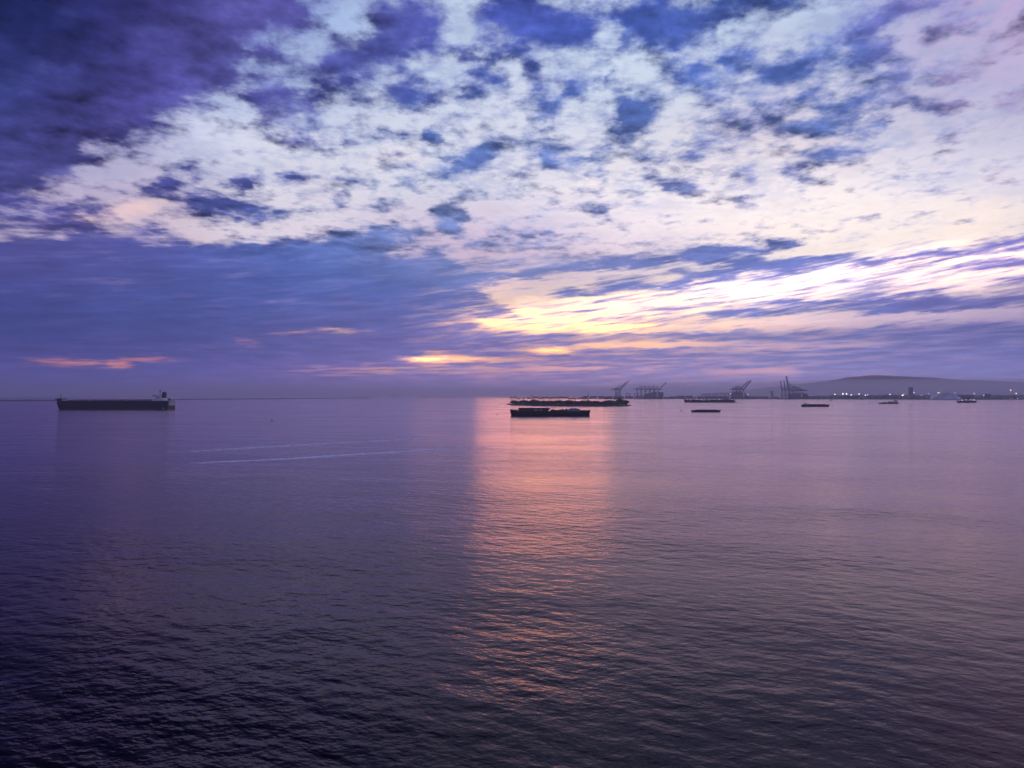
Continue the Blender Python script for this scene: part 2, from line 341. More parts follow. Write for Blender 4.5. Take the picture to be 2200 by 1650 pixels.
veil = W.m('MULTIPLY', W.mr(W.m('MULTIPLY_ADD', n_fin, 0.45, W.m('MULTIPLY', n_mid, 0.55)), 0.44, 0.62), W.m('MULTIPLY_ADD', W.mr(el, 12.0, 22.0), 0.48, 0.16))
tone = W.m('ADD', W.m('MULTIPLY', W.m('SUBTRACT', n_mid, 0.5), W.m('MULTIPLY_ADD', upf, 1.3, 0.7)), W.m('ADD', W.m('MULTIPLY', relief, 1.6), W.m('MULTIPLY', dn, W.m('MULTIPLY_ADD', upf, -0.5, -0.5))))
amp = W.m('ADD', 2.1, W.m('MULTIPLY', upf, 0.5))
back = W.mr(W.m('ABSOLUTE', az), 52.0, 110.0)
# the clear air above the clouds
sky = W.n('ShaderNodeTexSky', sky_type='NISHITA')
sky.sun_disc = False
sky.sun_elevation = R(SUN_EL)
sky.sun_rotation = R(SUN_AZ)
sky.altitude = 20

def cut(rows, lo, hi):
    a = max(i for i, r in enumerate(rows) if r <= lo)
    b = min(i for i, r in enumerate(rows) if r >= hi or i == len(rows) - 1)
    return rows[a:b + 1]

def leaf(lo, hi):
    """the sky between two elevations, as one background"""
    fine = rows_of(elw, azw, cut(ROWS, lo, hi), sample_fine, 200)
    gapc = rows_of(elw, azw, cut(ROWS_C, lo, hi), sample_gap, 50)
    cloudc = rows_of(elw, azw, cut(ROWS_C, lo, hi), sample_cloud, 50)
    spl = W.n('ShaderNodeSeparateColor'); W.put(spl.inputs[0], fine)
    cover, glow, shade = spl.outputs
    C0 = W.m('ADD', cover, W.m('MULTIPLY', dn, W.m('MULTIPLY', amp, W.mr(cover, 0.80, 0.99, 1.0, 0.28))))
    C1 = W.mr(C0, 0.26, 0.98)
    veiled = W.mix(veil, gapc, (.36, .43, .68, 1))
    gap_t = W.v('MULTIPLY', veiled, W.xyz(*[W.m('ADD', 1.0, W.m('MULTIPLY', dn, 0.5))] * 3))
    tn_ = W.m('ADD', 1.0, tone)
    cl_t = W.v('MULTIPLY', cloudc, W.xyz(W.m('MULTIPLY', tn_, 0.98), tn_, W.m('MULTIPLY', tn_, 0.93)))
    base = W.mix(C1, gap_t, cl_t)
    sh = W.m('ADD', 1.0, W.m('MULTIPLY', W.m('SUBTRACT', shade, 0.5), 2.2))
    base = W.v('MULTIPLY', base, W.xyz(sh, sh, sh))
    gl = W.m('MULTIPLY', W.m('MULTIPLY_ADD', W.m('POWER', glow, 4.0), 2.2, glow), W.m('SUBTRACT', 1.15, W.m('MULTIPLY', C1, 0.95)))
    gl = W.m('MULTIPLY', gl, W.m('ADD', 1.0, W.m('MULTIPLY', dn, -1.8)))
    base = W.v('ADD', base, W.v('MULTIPLY', W.xyz(gl, gl, gl), (1.10, 0.50, 0.02)))
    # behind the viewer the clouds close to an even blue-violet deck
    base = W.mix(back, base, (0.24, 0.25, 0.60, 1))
    # strength 0.1 on both; the cloud colours are divided by it
    base = W.v('MULTIPLY', base, (10.0, 10.0, 10.0))
    tot = W.v('MULTIPLY_ADD', sky.outputs[0], (0.004, 0.004, 0.006), base)
    bg = W.n('ShaderNodeBackground')
    W.put(bg.inputs['Color'], tot); bg.inputs['Strength'].default_value = 0.1
    return bg.outputs[0]

def tree(ls):
    if len(ls) == 2: return leaf(ls[0], ls[1])
    k = len(ls) // 2
    mx = W.n('ShaderNodeMixShader')
    W.put(mx.inputs[0], W.m('GREATER_THAN', elw, ls[k]))
    W.put(mx.inputs[1], tree(ls[:k + 1])); W.put(mx.inputs[2], tree(ls[k:]))
    return mx.outputs[0]
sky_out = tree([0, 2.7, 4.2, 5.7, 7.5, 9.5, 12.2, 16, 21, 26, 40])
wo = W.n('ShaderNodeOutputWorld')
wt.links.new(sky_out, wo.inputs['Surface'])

# ------------------------------------------------------------------ building helpers
def ray(px, py):
    x, y, z = (px - 1100) / F, 1.0, (825 - py) / F
    c, s = math.cos(PITCH), math.sin(PITCH)
    return Vector((x, y * c - z * s, y * s + z * c))

def ground(px, py, z=0.0):
    """the point at height z that the photograph shows at a pixel"""
    d = ray(px, py); t = (z - H) / d.z
    return Vector((0, 0, H)) + d * t

def at_depth(px, D, z=0.0):
    """the point at distance D, on the bearing of a pixel column"""
    return Vector(((px - 1100) / F * D, D, z))

ORD1 = ['', 'first', 'second', 'third', 'fourth', 'fifth', 'sixth', 'seventh', 'eighth', 'ninth', 'tenth', 'eleventh', 'twelfth', 'thirteenth', 'fourteenth',
        'fifteenth', 'sixteenth', 'seventeenth', 'eighteenth', 'nineteenth']
TENS = {2: 'twent', 3: 'thirt', 4: 'fort', 5: 'fift', 6: 'sixt', 7: 'sevent', 8: 'eight', 9: 'ninet'}
def ordinal(n):
    if n < 20: return ORD1[n]
    t, u = divmod(n, 10)
    return TENS[t] + ('ieth' if u == 0 else 'y-' + ORD1[u])

class MB:
    def __init__(self): self.v = []; self.f = []
    def add(self, vs, fs):
        o = len(self.v); self.v += [tuple(p) for p in vs]; self.f += [tuple(i + o for i in f) for f in fs]; return self
    def box(self, x0, x1, y0, y1, z0, z1):
        return self.add([(x0, y0, z0), (x1, y0, z0), (x1, y1, z0), (x0, y1, z0), (x0, y0, z1), (x1, y0, z1), (x1, y1, z1), (x0, y1, z1)],
                        [(3, 2, 1, 0), (4, 5, 6, 7), (0, 1, 5, 4), (1, 2, 6, 5), (2, 3, 7, 6), (3, 0, 4, 7)])
    def prism(self, prof, y0, y1):
        """outline in x and z, given depth along y"""
        n = len(prof)
        vs = [(x, y0, z) for x, z in prof] + [(x, y1, z) for x, z in prof]
        fs = [tuple(range(n)), tuple(range(2 * n - 1, n - 1, -1))] + [(i, (i + 1) % n + 0, (i + 1) % n + n, i + n)[::-1] for i in range(n)]
        return self.add(vs, fs)
    def bar(self, p, q, w, h=None):
        p, q = Vector(p), Vector(q); d = (q - p); d.normalize()
        up = Vector((0, 0, 1)) if abs(d.z) < 0.95 else Vector((0, 1, 0))
        s = d.cross(up).normalized() * (w / 2); u = s.cross(d).normalized() * ((h or w) / 2)
        vs = [p - s - u, p + s - u, p + s + u, p - s + u, q - s - u, q + s - u, q + s + u, q - s + u]
        return self.add(vs, [(0, 1, 2, 3), (7, 6, 5, 4), (0, 4, 5, 1), (1, 5, 6, 2), (2, 6, 7, 3), (3, 7, 4, 0)])
    def tube(self, p, q, r0, r1=None, n=8):
        p, q = Vector(p), Vector(q); r1 = r0 if r1 is None else r1
        d = (q - p).normalized(); up = Vector((0, 0, 1)) if abs(d.z) < 0.95 else Vector((0, 1, 0))
        s = d.cross(up).normalized(); u = s.cross(d)
        vs = [p + (s * math.cos(a) + u * math.sin(a)) * r0 for a in [2 * math.pi * i / n for i in range(n)]] + \
             [q + (s * math.cos(a) + u * math.sin(a)) * r1 for a in [2 * math.pi * i / n for i in range(n)]]
        return self.add(vs, [tuple(range(n))[::-1], tuple(range(n, 2 * n))] + [(i, (i + 1) % n, (i + 1) % n + n, i + n) for i in range(n)])
    def dome(self, c, r, rz, nu=24, nv=8, v0=0.0):
        vs, fs = [], []
        for j in range(nv + 1):
            a = v0 + (math.pi / 2 - v0) * j / nv
            for i in range(nu):
                t = 2 * math.pi * i / nu
                vs.append((c[0] + r * math.cos(a) * math.cos(t), c[1] + r * math.cos(a) * math.sin(t), c[2] + rz * math.sin(a)))
        for j in range(nv):
            for i in range(nu):
                k = (i + 1) % nu
                fs.append((j * nu + i, j * nu + k, (j + 1) * nu + k, (j + 1) * nu + i))
        return self.add(vs, fs)
    def loft(self, secs):
        """secs: list of closed rings with the same number of points"""
        n = len(secs[0]); vs = [p for s in secs for p in s]; fs = []
        for j in range(len(secs) - 1):
            for i in range(n):
                k = (i + 1) % n
                fs.append((j * n + i, j * n + k, (j + 1) * n + k, (j + 1) * n + i))
        fs.append(tuple(range(n))[::-1]); fs.append(tuple(range((len(secs) - 1) * n, len(secs) * n)))
        return self.add(vs, fs)
    def mesh(self, name, smooth=False):
        me = bpy.data.meshes.new(name); me.from_pydata(self.v, [], self.f); me.update()
        if smooth: me.shade_smooth()
        return me
    def build(self, name, mat, parent=None, smooth=False, loc=None):
        return put(name, self.mesh(name, smooth), mat, parent, loc)

def put(name, me, mat, parent=None, loc=None):
    if mat is not None and not me.materials: me.materials.append(mat)
    o = bpy.data.objects.new(name, me); col.objects.link(o)
    if parent is not None: o.parent = parent
    if loc is not None: o.location = loc
    return o

def tag(o, label=None, cat=None, group=None, kind=None):
    if label: o['label'] = label
    if cat: o['category'] = cat
    if group: o['group'] = group
    if kind: o['kind'] = kind
    return o

def thing(name, label, cat, loc, rz=0.0, group=None):
    o = bpy.data.objects.new(name, None); col.objects.link(o)
    o.location = loc; o.rotation_euler = (0, 0, rz)
    return tag(o, label, cat, group)

def kids(o): return [c for c in bpy.data.objects if c.parent == o]
def copy_tree(root, parts, loc, rz=None, scale=None, label=None):
    """parts: list of (object, parent index or -1)"""
    r = root.copy(); col.objects.link(r); r.location = loc
    if rz is not None: r.rotation_euler = (0, 0, rz)
    if scale is not None: r.scale = scale
    if label: r['label'] = label
    made = []
    for o, pi in parts:
        c = o.copy(); col.objects.link(c); c.parent = r if pi < 0 else made[pi]; made.append(c)
    return r

# ------------------------------------------------------------------ materials
def mat(name, c, rough=0.6, metal=0.0, var=0.25, scale=0.4, c2=None, bump=0.0, ior=1.45):
    m = bpy.data.materials.new(name); m.use_nodes = True
    N = NT(m.node_tree); b = m.node_tree.nodes['Principled BSDF']
    tcn = N.n('ShaderNodeTexCoord').outputs['Object']
    nz = N.noise(tcn, scale, 5.0, 0.6)
    c2 = c2 or tuple(v * (1 - var * 1.6) for v in c)
    f = N.mr(nz, 0.38, 0.64)
    N.put(b.inputs['Base Color'], N.mix(f, (*c, 1), (*c2, 1)))
    N.put(b.inputs['Roughness'], N.m('ADD', rough - 0.08, N.m('MULTIPLY', nz, 0.16)))
    b.inputs['Metallic'].default_value = metal
    b.inputs['IOR'].default_value = ior
    if bump:
        bp = N.n('ShaderNodeBump'); bp.inputs['Strength'].default_value = bump
        N.put(bp.inputs['Height'], nz); N.put(b.inputs['Normal'], bp.outputs[0])
    return m

def emit(name, c, s):
    m = bpy.data.materials.new(name); m.use_nodes = True
    nt = m.node_tree; nt.nodes.clear()
    N = NT(nt); e = N.n('ShaderNodeEmission'); e.inputs[0].default_value = (*c, 1); e.inputs[1].default_value = s
    o = N.n('ShaderNodeOutputMaterial'); nt.links.new(e.outputs[0], o.inputs[0])
    m.cycles.emission_sampling = 'NONE'
    return m

M = dict(
    hull=mat('hull_paint_black', (.010, .010, .016), .5, scale=.08, c2=(.018, .012, .013)),
    boot=mat('boot_topping_red', (.075, .025, .022), .6, scale=.1),
    white=mat('white_paint', (.72, .71, .68), .45, var=.1, scale=.2),
    cream=mat('cream_paint', (.60, .54, .46), .5, var=.12, scale=.2),
    deck=mat('deck_paint_rust', (.11, .055, .04), .75, scale=.15),
    steel=mat('weathered_steel', (.09, .08, .085), .55, .4, scale=.3),
    crane=mat('crane_paint_grey', (.20, .20, .23), .5, .2, scale=.1),
    crane2=mat('crane_paint_blue', (.07, .09, .19), .5, .2, scale=.1),
    glass=mat('dark_window_glass', (.015, .02, .03), .1, 0, var=.1),
    tarp=mat('blue_grey_tarpaulin', (.20, .25, .34), .7, scale=.5, bump=.3),
    timber=mat('weathered_timber', (.10, .075, .06), .85, scale=.7, bump=.3),
    rock=mat('riprap_rock', (.10, .09, .085), .9, scale=.35, c2=(.045, .04, .04), bump=.5),
    soil=mat('dry_ground', (.12, .10, .075), .95, scale=.05),
    leaf=mat('dark_foliage', (.035, .055, .022), .8, scale=.6, c2=(.02, .035, .014)),
    palm=mat('palm_frond', (.04, .06, .022), .7, scale=.8),
    trunk=mat('palm_trunk', (.12, .09, .065), .9, scale=1.5),
    concrete=mat('concrete', (.30, .29, .27), .85, scale=.08),
    box_r=mat('container_red', (.11, .04, .035), .6, scale=.3), box_b=mat('container_blue', (.04, .07, .17), .6, scale=.3),
    box_g=mat('container_grey', (.22, .22, .22), .6, scale=.3), box_o=mat('container_orange', (.14, .07, .035), .6, scale=.3),
    hill=mat('hill_scrub', (.028, .04, .05), .95, scale=.004, c2=(.05, .055, .06), bump=.2),
    dome=mat('dome_shell', (.50, .50, .54), .30, .5, scale=.05, var=.12),
    buoy=mat('buoy_paint', (.10, .04, .03), .6, scale=1.0),
    foam=mat('sea_foam', (.93, .93, .95), .8, scale=.8, var=.06),
    lamp_w=emit('white_lamp', (1.0, .92, .88), 4), lamp_o=emit('orange_lamp', (1.0, .50, .16), 5), lamp_p=emit('soft_lamp', (1.0, .75, .9), 3.5),
)

# ------------------------------------------------------------------ haze
hz = MB().box(-47000, 47000, -1500, 47000, -1.6, 345).build('haze', None)
hm = bpy.data.materials.new('haze_air'); hm.use_nodes = True
hm.node_tree.nodes.clear(); HN = NT(hm.node_tree)
pv = HN.n('ShaderNodeVolumePrincipled')
pv.inputs['Color'].default_value = (.86, .84, 1.0, 1)
pv.inputs['Density'].default_value = 0.8e-4
pv.inputs['Anisotropy'].default_value = 0.55
ho = HN.n('ShaderNodeOutputMaterial'); hm.node_tree.links.new(pv.outputs[0], ho.inputs['Volume'])
hz.data.materials.append(hm); hz['kind'] = 'stuff'

# a bank of mist lying before the foot of the hill
mm_ = MB().dome((0, 0, 0), 1, 1, 64, 12).mesh('mist', True)
mist = put('mist', mm_, None, None, (4900, 7000, 0.3)); mist.scale = (5200, 900, 200)
mv = bpy.data.materials.new('mist_air'); mv.use_nodes = True
mv.node_tree.nodes.clear(); MN = NT(mv.node_tree); pm = MN.n('ShaderNodeVolumePrincipled')
pm.inputs['Color'].default_value = (.93, .92, 1.0, 1); pm.inputs['Density'].default_value = 8e-4; pm.inputs['Anisotropy'].default_value = 0.5
mo = MN.n('ShaderNodeOutputMaterial'); mv.node_tree.links.new(pm.outputs[0], mo.inputs['Volume'])
mist.data.materials.append(mv); tag(mist, 'pale bank of mist before the foot of the hill', 'mist', kind='stuff')

# ------------------------------------------------------------------ sea
wm = bpy.data.materials.new('sea_water'); wm.use_nodes = True
N = NT(wm.node_tree); b = wm.node_tree.nodes['Principled BSDF']
P = N.n('ShaderNodeNewGeometry').outputs['Position']
def rotated(vec, deg, sx, sy):
    mp = N.n('ShaderNodeMapping', vector_type='POINT'); N.put(mp.inputs['Vector'], vec)
    mp.inputs['Rotation'].default_value = (0, 0, R(deg)); mp.inputs['Scale'].default_value = (1, 1, 1)
    return N.v('MULTIPLY', mp.outputs[0], (sx, sy, 0))
def height(vec):
    a = N.noise(rotated(vec, 24, 1 / 5.0, 1 / 2.6), 1.0, 4.0, .52, dims='2D')
    c = N.noise(rotated(vec, -14, 1 / 2.6, 1 / 1.5), 1.0, 3.5, .52, dims='2D')
    e = N.noise(rotated(vec, 5, 1 / 38.0, 1 / 21.0), 1.0, 1.0, .5, dims='2D')
    return N.m('ADD', N.m('ADD', N.m('MULTIPLY', a, 0.50), N.m('MULTIPLY', c, 0.20)), N.m('MULTIPLY', e, 1.3))
EPS = 0.06
h0 = height(P); hx = height(N.v('ADD', P, (EPS, 0, 0))); hy = height(N.v('ADD', P, (0, EPS, 0)))
patch = N.noise(rotated(P, 12, 1 / 150.0, 1 / 55.0), 1.0, 5.0, .6, dims='2D')
ruff = N.mr(patch, .34, .66, .5, 1.4)
WAVE = 0.45
k = N.m('MULTIPLY', ruff, -WAVE / EPS)
nx = N.m('MULTIPLY', N.m('SUBTRACT', hx, h0), k); ny = N.m('MULTIPLY', N.m('SUBTRACT', hy, h0), k)
nrm = N.v('NORMALIZE', N.xyz(nx, ny, 1.0))
wm.node_tree.nodes.remove(b)
df = N.n('ShaderNodeBsdfDiffuse'); df.inputs['Color'].default_value = (.0012, .0015, .004, 1)
gs = N.n('ShaderNodeBsdfGlossy'); gs.inputs['Color'].default_value = (1.0, .82, .93, 1); gs.inputs['Roughness'].default_value = .27
N.put(gs.inputs['Normal'], nrm)
fr = N.n('ShaderNodeFresnel'); fr.inputs['IOR'].default_value = 1.27; N.put(fr.inputs['Normal'], nrm)
g2 = N.n('ShaderNodeBsdfGlossy'); g2.inputs['Color'].default_value = (1.0, .82, .93, 1); g2.inputs['Roughness'].default_value = .05; N.put(g2.inputs['Normal'], nrm)
mg = N.n('ShaderNodeMixShader'); mg.inputs[0].default_value = .42; N.put(mg.inputs[1], gs.outputs[0]); N.put(mg.inputs[2], g2.outputs[0])
ms = N.n('ShaderNodeMixShader'); N.put(ms.inputs[0], fr.outputs[0]); N.put(ms.inputs[1], df.outputs[0]); N.put(ms.inputs[2], mg.outputs[0])
wm.node_tree.links.new(ms.outputs[0], wm.node_tree.nodes['Material Output'].inputs['Surface'])
sea = MB().add([(-45500, -1000, 0), (45500, -1000, 0), (45500, 45500, 0), (-45500, 45500, 0)], [(0, 1, 2, 3)]).build('sea', wm)
sea['kind'] = 'structure'

# ------------------------------------------------------------------ hill and shore
def rough_profile(x, seed): return mnoise.noise(Vector((x * .9, seed, 0))) * .6 + mnoise.noise(Vector((x * 2.7, seed, 5))) * .3 + mnoise.noise(Vector((x * 8, seed, 9))) * .12
def hill():
    HP = [(1560, 842), (1620, 836), (1680, 829), (1740, 823.5), (1800, 816.5), (1840, 809), (1870, 806), (1900, 808), (1960, 811), (2000, 813.5), (2060, 817), (2140, 820), (2200, 824), (2350, 829), (2600, 834), (2800, 842)]
    D = 9300.0; mb = MB(); nx_, ny_ = 260, 26
    xs = np.linspace(1560, 2800, nx_); vs = []
    for j in range(ny_):
        t = j / (ny_ - 1); y = D - 1700 + 3400 * t
        env = math.sin(math.pi * t) ** .8 if 0 < t < 1 else 0
        for px in xs:
            py = float(np.interp(px, [p[0] for p in HP], [p[1] for p in HP]))
            z = H + (850 - py) / F * D
            g = rough_profile(px * .02, 3.0 + t * 4)
            vs.append(((px - 1100) / F * D, y, max(0.4, z * env + g * 14 * env + (mnoise.noise(Vector((px * .35, t * 8, 2))) * 5 * env) - (4 if env == 0 else 0))))
    fs = [(j * nx_ + i, j * nx_ + i + 1, (j + 1) * nx_ + i + 1, (j + 1) * nx_ + i) for j in range(ny_ - 1) for i in range(nx_ - 1)]
    o = mb.add(vs, fs).build('hill', M['hill'], smooth=True); o['kind'] = 'structure'
hill()

def slab(name, front, back_depth, top, m, slope=6.0):
    """low land with a waterline given by pixels and sloping sides"""
    pts = [ground(px, py, 0) for px, py in front]
    lo, hi = [], []
    n = len(pts)
    f0 = [Vector((p.x, p.y, -.6)) for p in pts]; b0 = [Vector((p.x * (p.y + back_depth) / p.y, p.y + back_depth, -.6)) for p in pts][::-1]
    ring = f0 + b0; c = sum(ring, Vector()) / len(ring)
    up = []
    for i, p in enumerate(ring):
        a = ring[i - 1]; b_ = ring[(i + 1) % len(ring)]
        t = (b_ - a); t.z = 0; t.normalize(); nrm_ = Vector((-t.y, t.x, 0))
        q = p + nrm_ * slope; q.z = top; up.append(q)
    k_ = len(ring)
    o = MB().add(ring + up, [(i, (i + 1) % k_, (i + 1) % k_ + k_, i + k_) for i in range(k_)] + [tuple(range(k_, 2 * k_))]).build(name, m)
    o['kind'] = 'structure'
    return o

slab('shore_land', [(1418, 857.0), (1560, 857.2), (1700, 857.9), (1900, 858.6), (2080, 859.4), (2200, 858.9), (2500, 858.9)], 3400, 3.0, M['soil'], 8)
slab('pier_land', [(1236, 856.6), (1300, 856.8), (1390, 857.0), (1417.5, 856.9)], 700, 4.0, M['concrete'], 8)

# long sheds, stacks of containers and trees that make the dark band of the port
BOXC = ['box_r', 'box_b', 'box_g', 'box_o']
def container_row(px0, px1, D, base, tiers, label, depth=26.0):
    x0, x1 = (px0 - 1100) / F * D, (px1 - 1100) / F * D
    o = thing('container_stack', label, 'container stack', ((x0 + x1) / 2, D, base), 0, 'container stacks in the port')
    L = 12.2; n = max(1, int((x1 - x0) / (L + .5))); mbs = {c: MB() for c in BOXC}
    for i in range(n):
        for j in range(3):
            hgt = tiers - (rnd.random() < .4) - (rnd.random() < .15) - (rnd.random() < .1)
            for t in range(max(1, hgt)):
                c = rnd.choice(BOXC); xx = -n * (L + .5) / 2 + i * (L + .5); yy = j * (depth / 3)
                mbs[c].box(xx, xx + L, yy, yy + depth / 3 - .6, t * 2.62, t * 2.62 + 2.58)
    for c in BOXC:
        if mbs[c].v:
            p = mbs[c].build('containers', M[c], o); p['kind'] = 'stuff'
    return o

def shed(px0, px1, D, base, hgt, label, m='concrete', roof=3.0, depth=60):
    x0, x1 = (px0 - 1100) / F * D, (px1 - 1100) / F * D; w = (x1 - x0) / 2
    o = thing('warehouse', label, 'warehouse', ((x0 + x1) / 2, D, base), 0, 'warehouses along the far shore')
    MB().box(-w, w, 0, depth, 0, hgt).build('wall', M[m], o)
    pr = MB(); pr.add([(-w - .6, -.6, hgt + .02), (w + .6, -.6, hgt + .02), (w + .6, depth + .6, hgt + .02), (-w - .6, depth + .6, hgt + .02), (-w - .6, depth / 2, hgt + roof), (w + .6, depth / 2, hgt + roof)],
           [(0, 1, 5, 4), (1, 2, 5), (2, 3, 4, 5), (3, 0, 4), (3, 2, 1, 0)])
    pr.build('roof', M['steel'], o)
    k_ = max(2, int(w / 14))
    for i in range(k_):
        xx = -w + (i + .5) * 2 * w / k_
        MB().box(xx - 2.4, xx + 2.4, -.12, -.01, 0, 5.2).build('door', M['box_g'], o)
    return o

# left pier: low containers in a flat-topped line
px = 1250; i = 0
side = ['at the left tip of the far pier', 'second from the left tip of the far pier', 'third from the left tip of the far pier', 'left of the two leaning cranes', 'under the two leaning cranes',
        'between the two groups of cranes', 'left of the moored container ship']
for i, (a, b_) in enumerate([(1252, 1266), (1267, 1284), (1285, 1300), (1301, 1316), (1318, 1340), (1342, 1362), (1364, 1383)]):
    container_row(a, b_, 5420 + 12 * (i % 3), 4.0, 7, 'long dark container stack ' + side[i])
for i, (a, b_, t) in enumerate([(1427, 1436, 5), (1437, 1452, 6), (1453, 1472, 8), (1473, 1490, 8), (1491, 1497, 5)]):
    container_row(a, b_, 5240, 3.0, t, 'dark container stack, %s right of the moored container ship' % ordinal(i + 1))
for i, (a, b_, t) in enumerate([(1500, 1520, 6), (1521, 1543, 7), (1544, 1566, 7)]):
    container_row(a, b_, 5200, 3.0, t, 'container stack below the row of small gantry cranes, %s from the left' % ordinal(i + 1))
for i, (a, b_, t) in enumerate([(1606, 1628, 6), (1629, 1652, 6), (1663, 1674, 5), (1738, 1760, 7)]):
    container_row(a, b_, 5120, 3.0, t, ['container stack right of the ship with two leaning booms', 'container stack left of the slim tower', 'container stack between slim tower and tall crane', 'container stack right of the tall crane group'][i])
WH = [(1762, 1790, 19), (1792, 1816, 24), (1818, 1846, 22), (1848, 1872, 26), (1874, 1902, 24), (1904, 1930, 26), (1932, 1954, 24), (1968, 1998, 26), (2064, 2092, 26), (2094, 2120, 22), (2126, 2150, 24), (2152, 2182, 23), (2184, 2214, 26), (2216, 2260, 24)]
for i, (a, b_, hh) in enumerate(WH):
    shed(a, b_, 4860 - (i % 3) * 90, 3.0, hh, 'long low warehouse on the far right shore, %s from the left' % ordinal(i + 1), ['concrete', 'box_g', 'steel'][i % 3])

# ------------------------------------------------------------------ ship-to-shore cranes
def sts_crane(px, D, base, g_z, back, out, boom_deg, label, side=1, leg=28.0, rz=0.0, m='crane', apex=26.0, boom_len=None, boom_w=5.5, group='ship-to-shore cranes of the port'):
    """side: the way the boom points along x. g_z girder height, back/out reach in metres"""
    o = thing('ship_to_shore_crane', label, 'crane', at_depth(px, D, base), rz, group)
    s = side; mm = M[m]; W2 = 11.0; a, b_ = -leg / 2 * s, leg / 2 * s
    for xx in (a, b_):
        for yy in (-W2, W2):
            MB().bar((xx, yy, 0), (xx, yy, g_z), 2.6).build('leg', mm, o)
    st = MB()
    for yy in (-W2, W2):
        st.bar((a, yy, g_z * .36), (b_, yy, g_z * .36), 2.2, 2.6)
        st.bar((a, yy, g_z * .37), (b_, yy, g_z * .93), 1.3)
    for xx in (a, b_):
        st.bar((xx, -W2, 3), (xx, W2, 3), 2.2); st.bar((xx, -W2, g_z * .36), (xx, W2, g_z * .36), 2); st.bar((xx, -W2, g_z), (xx, W2, g_z), 2.4)
    q = st.build('portal_frame', mm, o); q['kind'] = 'stuff'
    g = MB()
    for yy in (-4, 4): g.bar((-back * s, yy, g_z + 1.5), ((leg / 2 + 4) * s, yy, g_z + 1.5), 2.0, 4.5)
    g.build('girder', mm, o)
    hx_, bl = (leg / 2 + 4) * s, (boom_len or out)
    an = R(boom_deg); tip = (hx_ + math.cos(an) * bl * s, g_z + 1.5 + math.sin(an) * bl)
    bm = MB()
    for yy in (-4, 4): bm.bar((hx_, yy, g_z + 1.5), (tip[0], yy, tip[1]), 2.0, boom_w)
    for q in range(6):
        t = (q + .5) / 6; bm.bar((hx_ + (tip[0] - hx_) * t, -4, g_z + 1.5 + (tip[1] - g_z - 1.5) * t), (hx_ + (tip[0] - hx_) * t, 4, g_z + 1.5 + (tip[1] - g_z - 1.5) * t), 1.2)
    bm.build('boom', mm, o)
    ap = MB(); top = (b_ * .7, g_z + apex)
    for yy in (-5, 5):
        ap.bar((b_, yy, g_z + 3), (top[0], yy * .4, top[1]), 1.8); ap.bar((a * .3, yy, g_z + 3), (top[0], yy * .4, top[1]), 1.6)
    ap.bar((top[0], -2.5, top[1]), (top[0], 2.5, top[1]), 2)
    ap.build('apex_frame', mm, o)
    sy = MB()
    for yy in (-2, 2):
        sy.bar((top[0], yy, top[1]), (-back * .8 * s, yy, g_z + 3), .9)
        t = .55; sy.bar((top[0], yy, top[1]), (hx_ + (tip[0] - hx_) * t, yy, g_z + 3 + (tip[1] - g_z - 1.5) * t), .9)
        if boom_deg < 20: sy.bar((top[0], yy, top[1]), (hx_ + (tip[0] - hx_) * .93, yy, g_z + 3 + (tip[1] - g_z - 1.5) * .93), .9)
    sy.build('stay', mm, o)
    x0, x1 = sorted((-back * .55 * s, -back * .12 * s))
    MB().box(x0, x1, -5, 5, g_z + 4.2, g_z + 11).build('machinery_house', M['crane'], o)
    x0, x1 = sorted((hx_ - 14 * s, hx_ - 10 * s))
    MB().box(x0, x1, -2.5, 2.5, g_z - 5.5, g_z - 1.2).build('cab', M['white'], o)
    return o

sts_crane(1329, 5330, 4, 70, 50, 0, 47, 'pale crane at the left of the port, longer boom raised, in front', boom_len=92, apex=24)
sts_crane(1326, 5380, 4, 66, 46, 0, 52, 'pale crane at the left of the port, shorter boom raised, behind its neighbour', boom_len=78, apex=30)
for i, (x, dd) in enumerate([(1373, 5300), (1382, 5345), (1392, 5390), (1401, 5435), (1410, 5480)]):
    up_ = (i == 4)
    sts_crane(x, dd, 4, 68, 44, 60, 44 if up_ else 0, ('rightmost crane of the row of five, its boom raised over the container ship' if up_ else
              'crane with its boom lowered, %s from the left in the row of five' % ordinal(i + 1)), apex=32, boom_len=88 if up_ else 62, leg=30)
sts_crane(1579, 5250, 3, 70, 40, 40, 0, 'crane with level boom left of the two leaning booms, over the second container ship', apex=28, m='crane2', boom_len=50)
sts_crane(1586, 5290, 3, 72, 44, 0, 46, 'crane over the second container ship, left one of its two raised booms', apex=28, boom_len=88, m='crane2')
sts_crane(1593, 5330, 3, 68, 60, 0, 52, 'crane over the second container ship, right one of its two raised booms', apex=22, boom_len=92, m='crane2', boom_w=8)
sts_crane(1684, 5040, 3, 62, 30, 0, 84, 'slender blue crane at the tall group, its thin boom upright, leftmost', side=-1, leg=26, apex=16, boom_len=70, boom_w=4, m='crane2')
sts_crane(1692, 5010, 3, 66, 40, 0, 84, 'slender blue crane with upright thin boom between the other two upright booms', side=-1, leg=30, apex=18, boom_len=70, boom_w=5, m='crane2')
sts_crane(1700, 4960, 3, 78, 60, 0, 80, 'tallest blue crane of the port with its broad boom raised upright', side=-1, leg=34, apex=30, boom_len=86, boom_w=15, m='crane2')
sts_crane(1708, 5080, 3, 62, 84, 20, 0, 'blue crane behind the tallest crane, its back girder reaching right', side=-1, leg=34, apex=28, boom_len=30, m='crane2')
sts_crane(1717, 5150, 3, 58, 62, 26, 0, 'blue crane at the right end of the tall group, girder level', side=-1, leg=30, apex=26, boom_len=36, m='crane2')
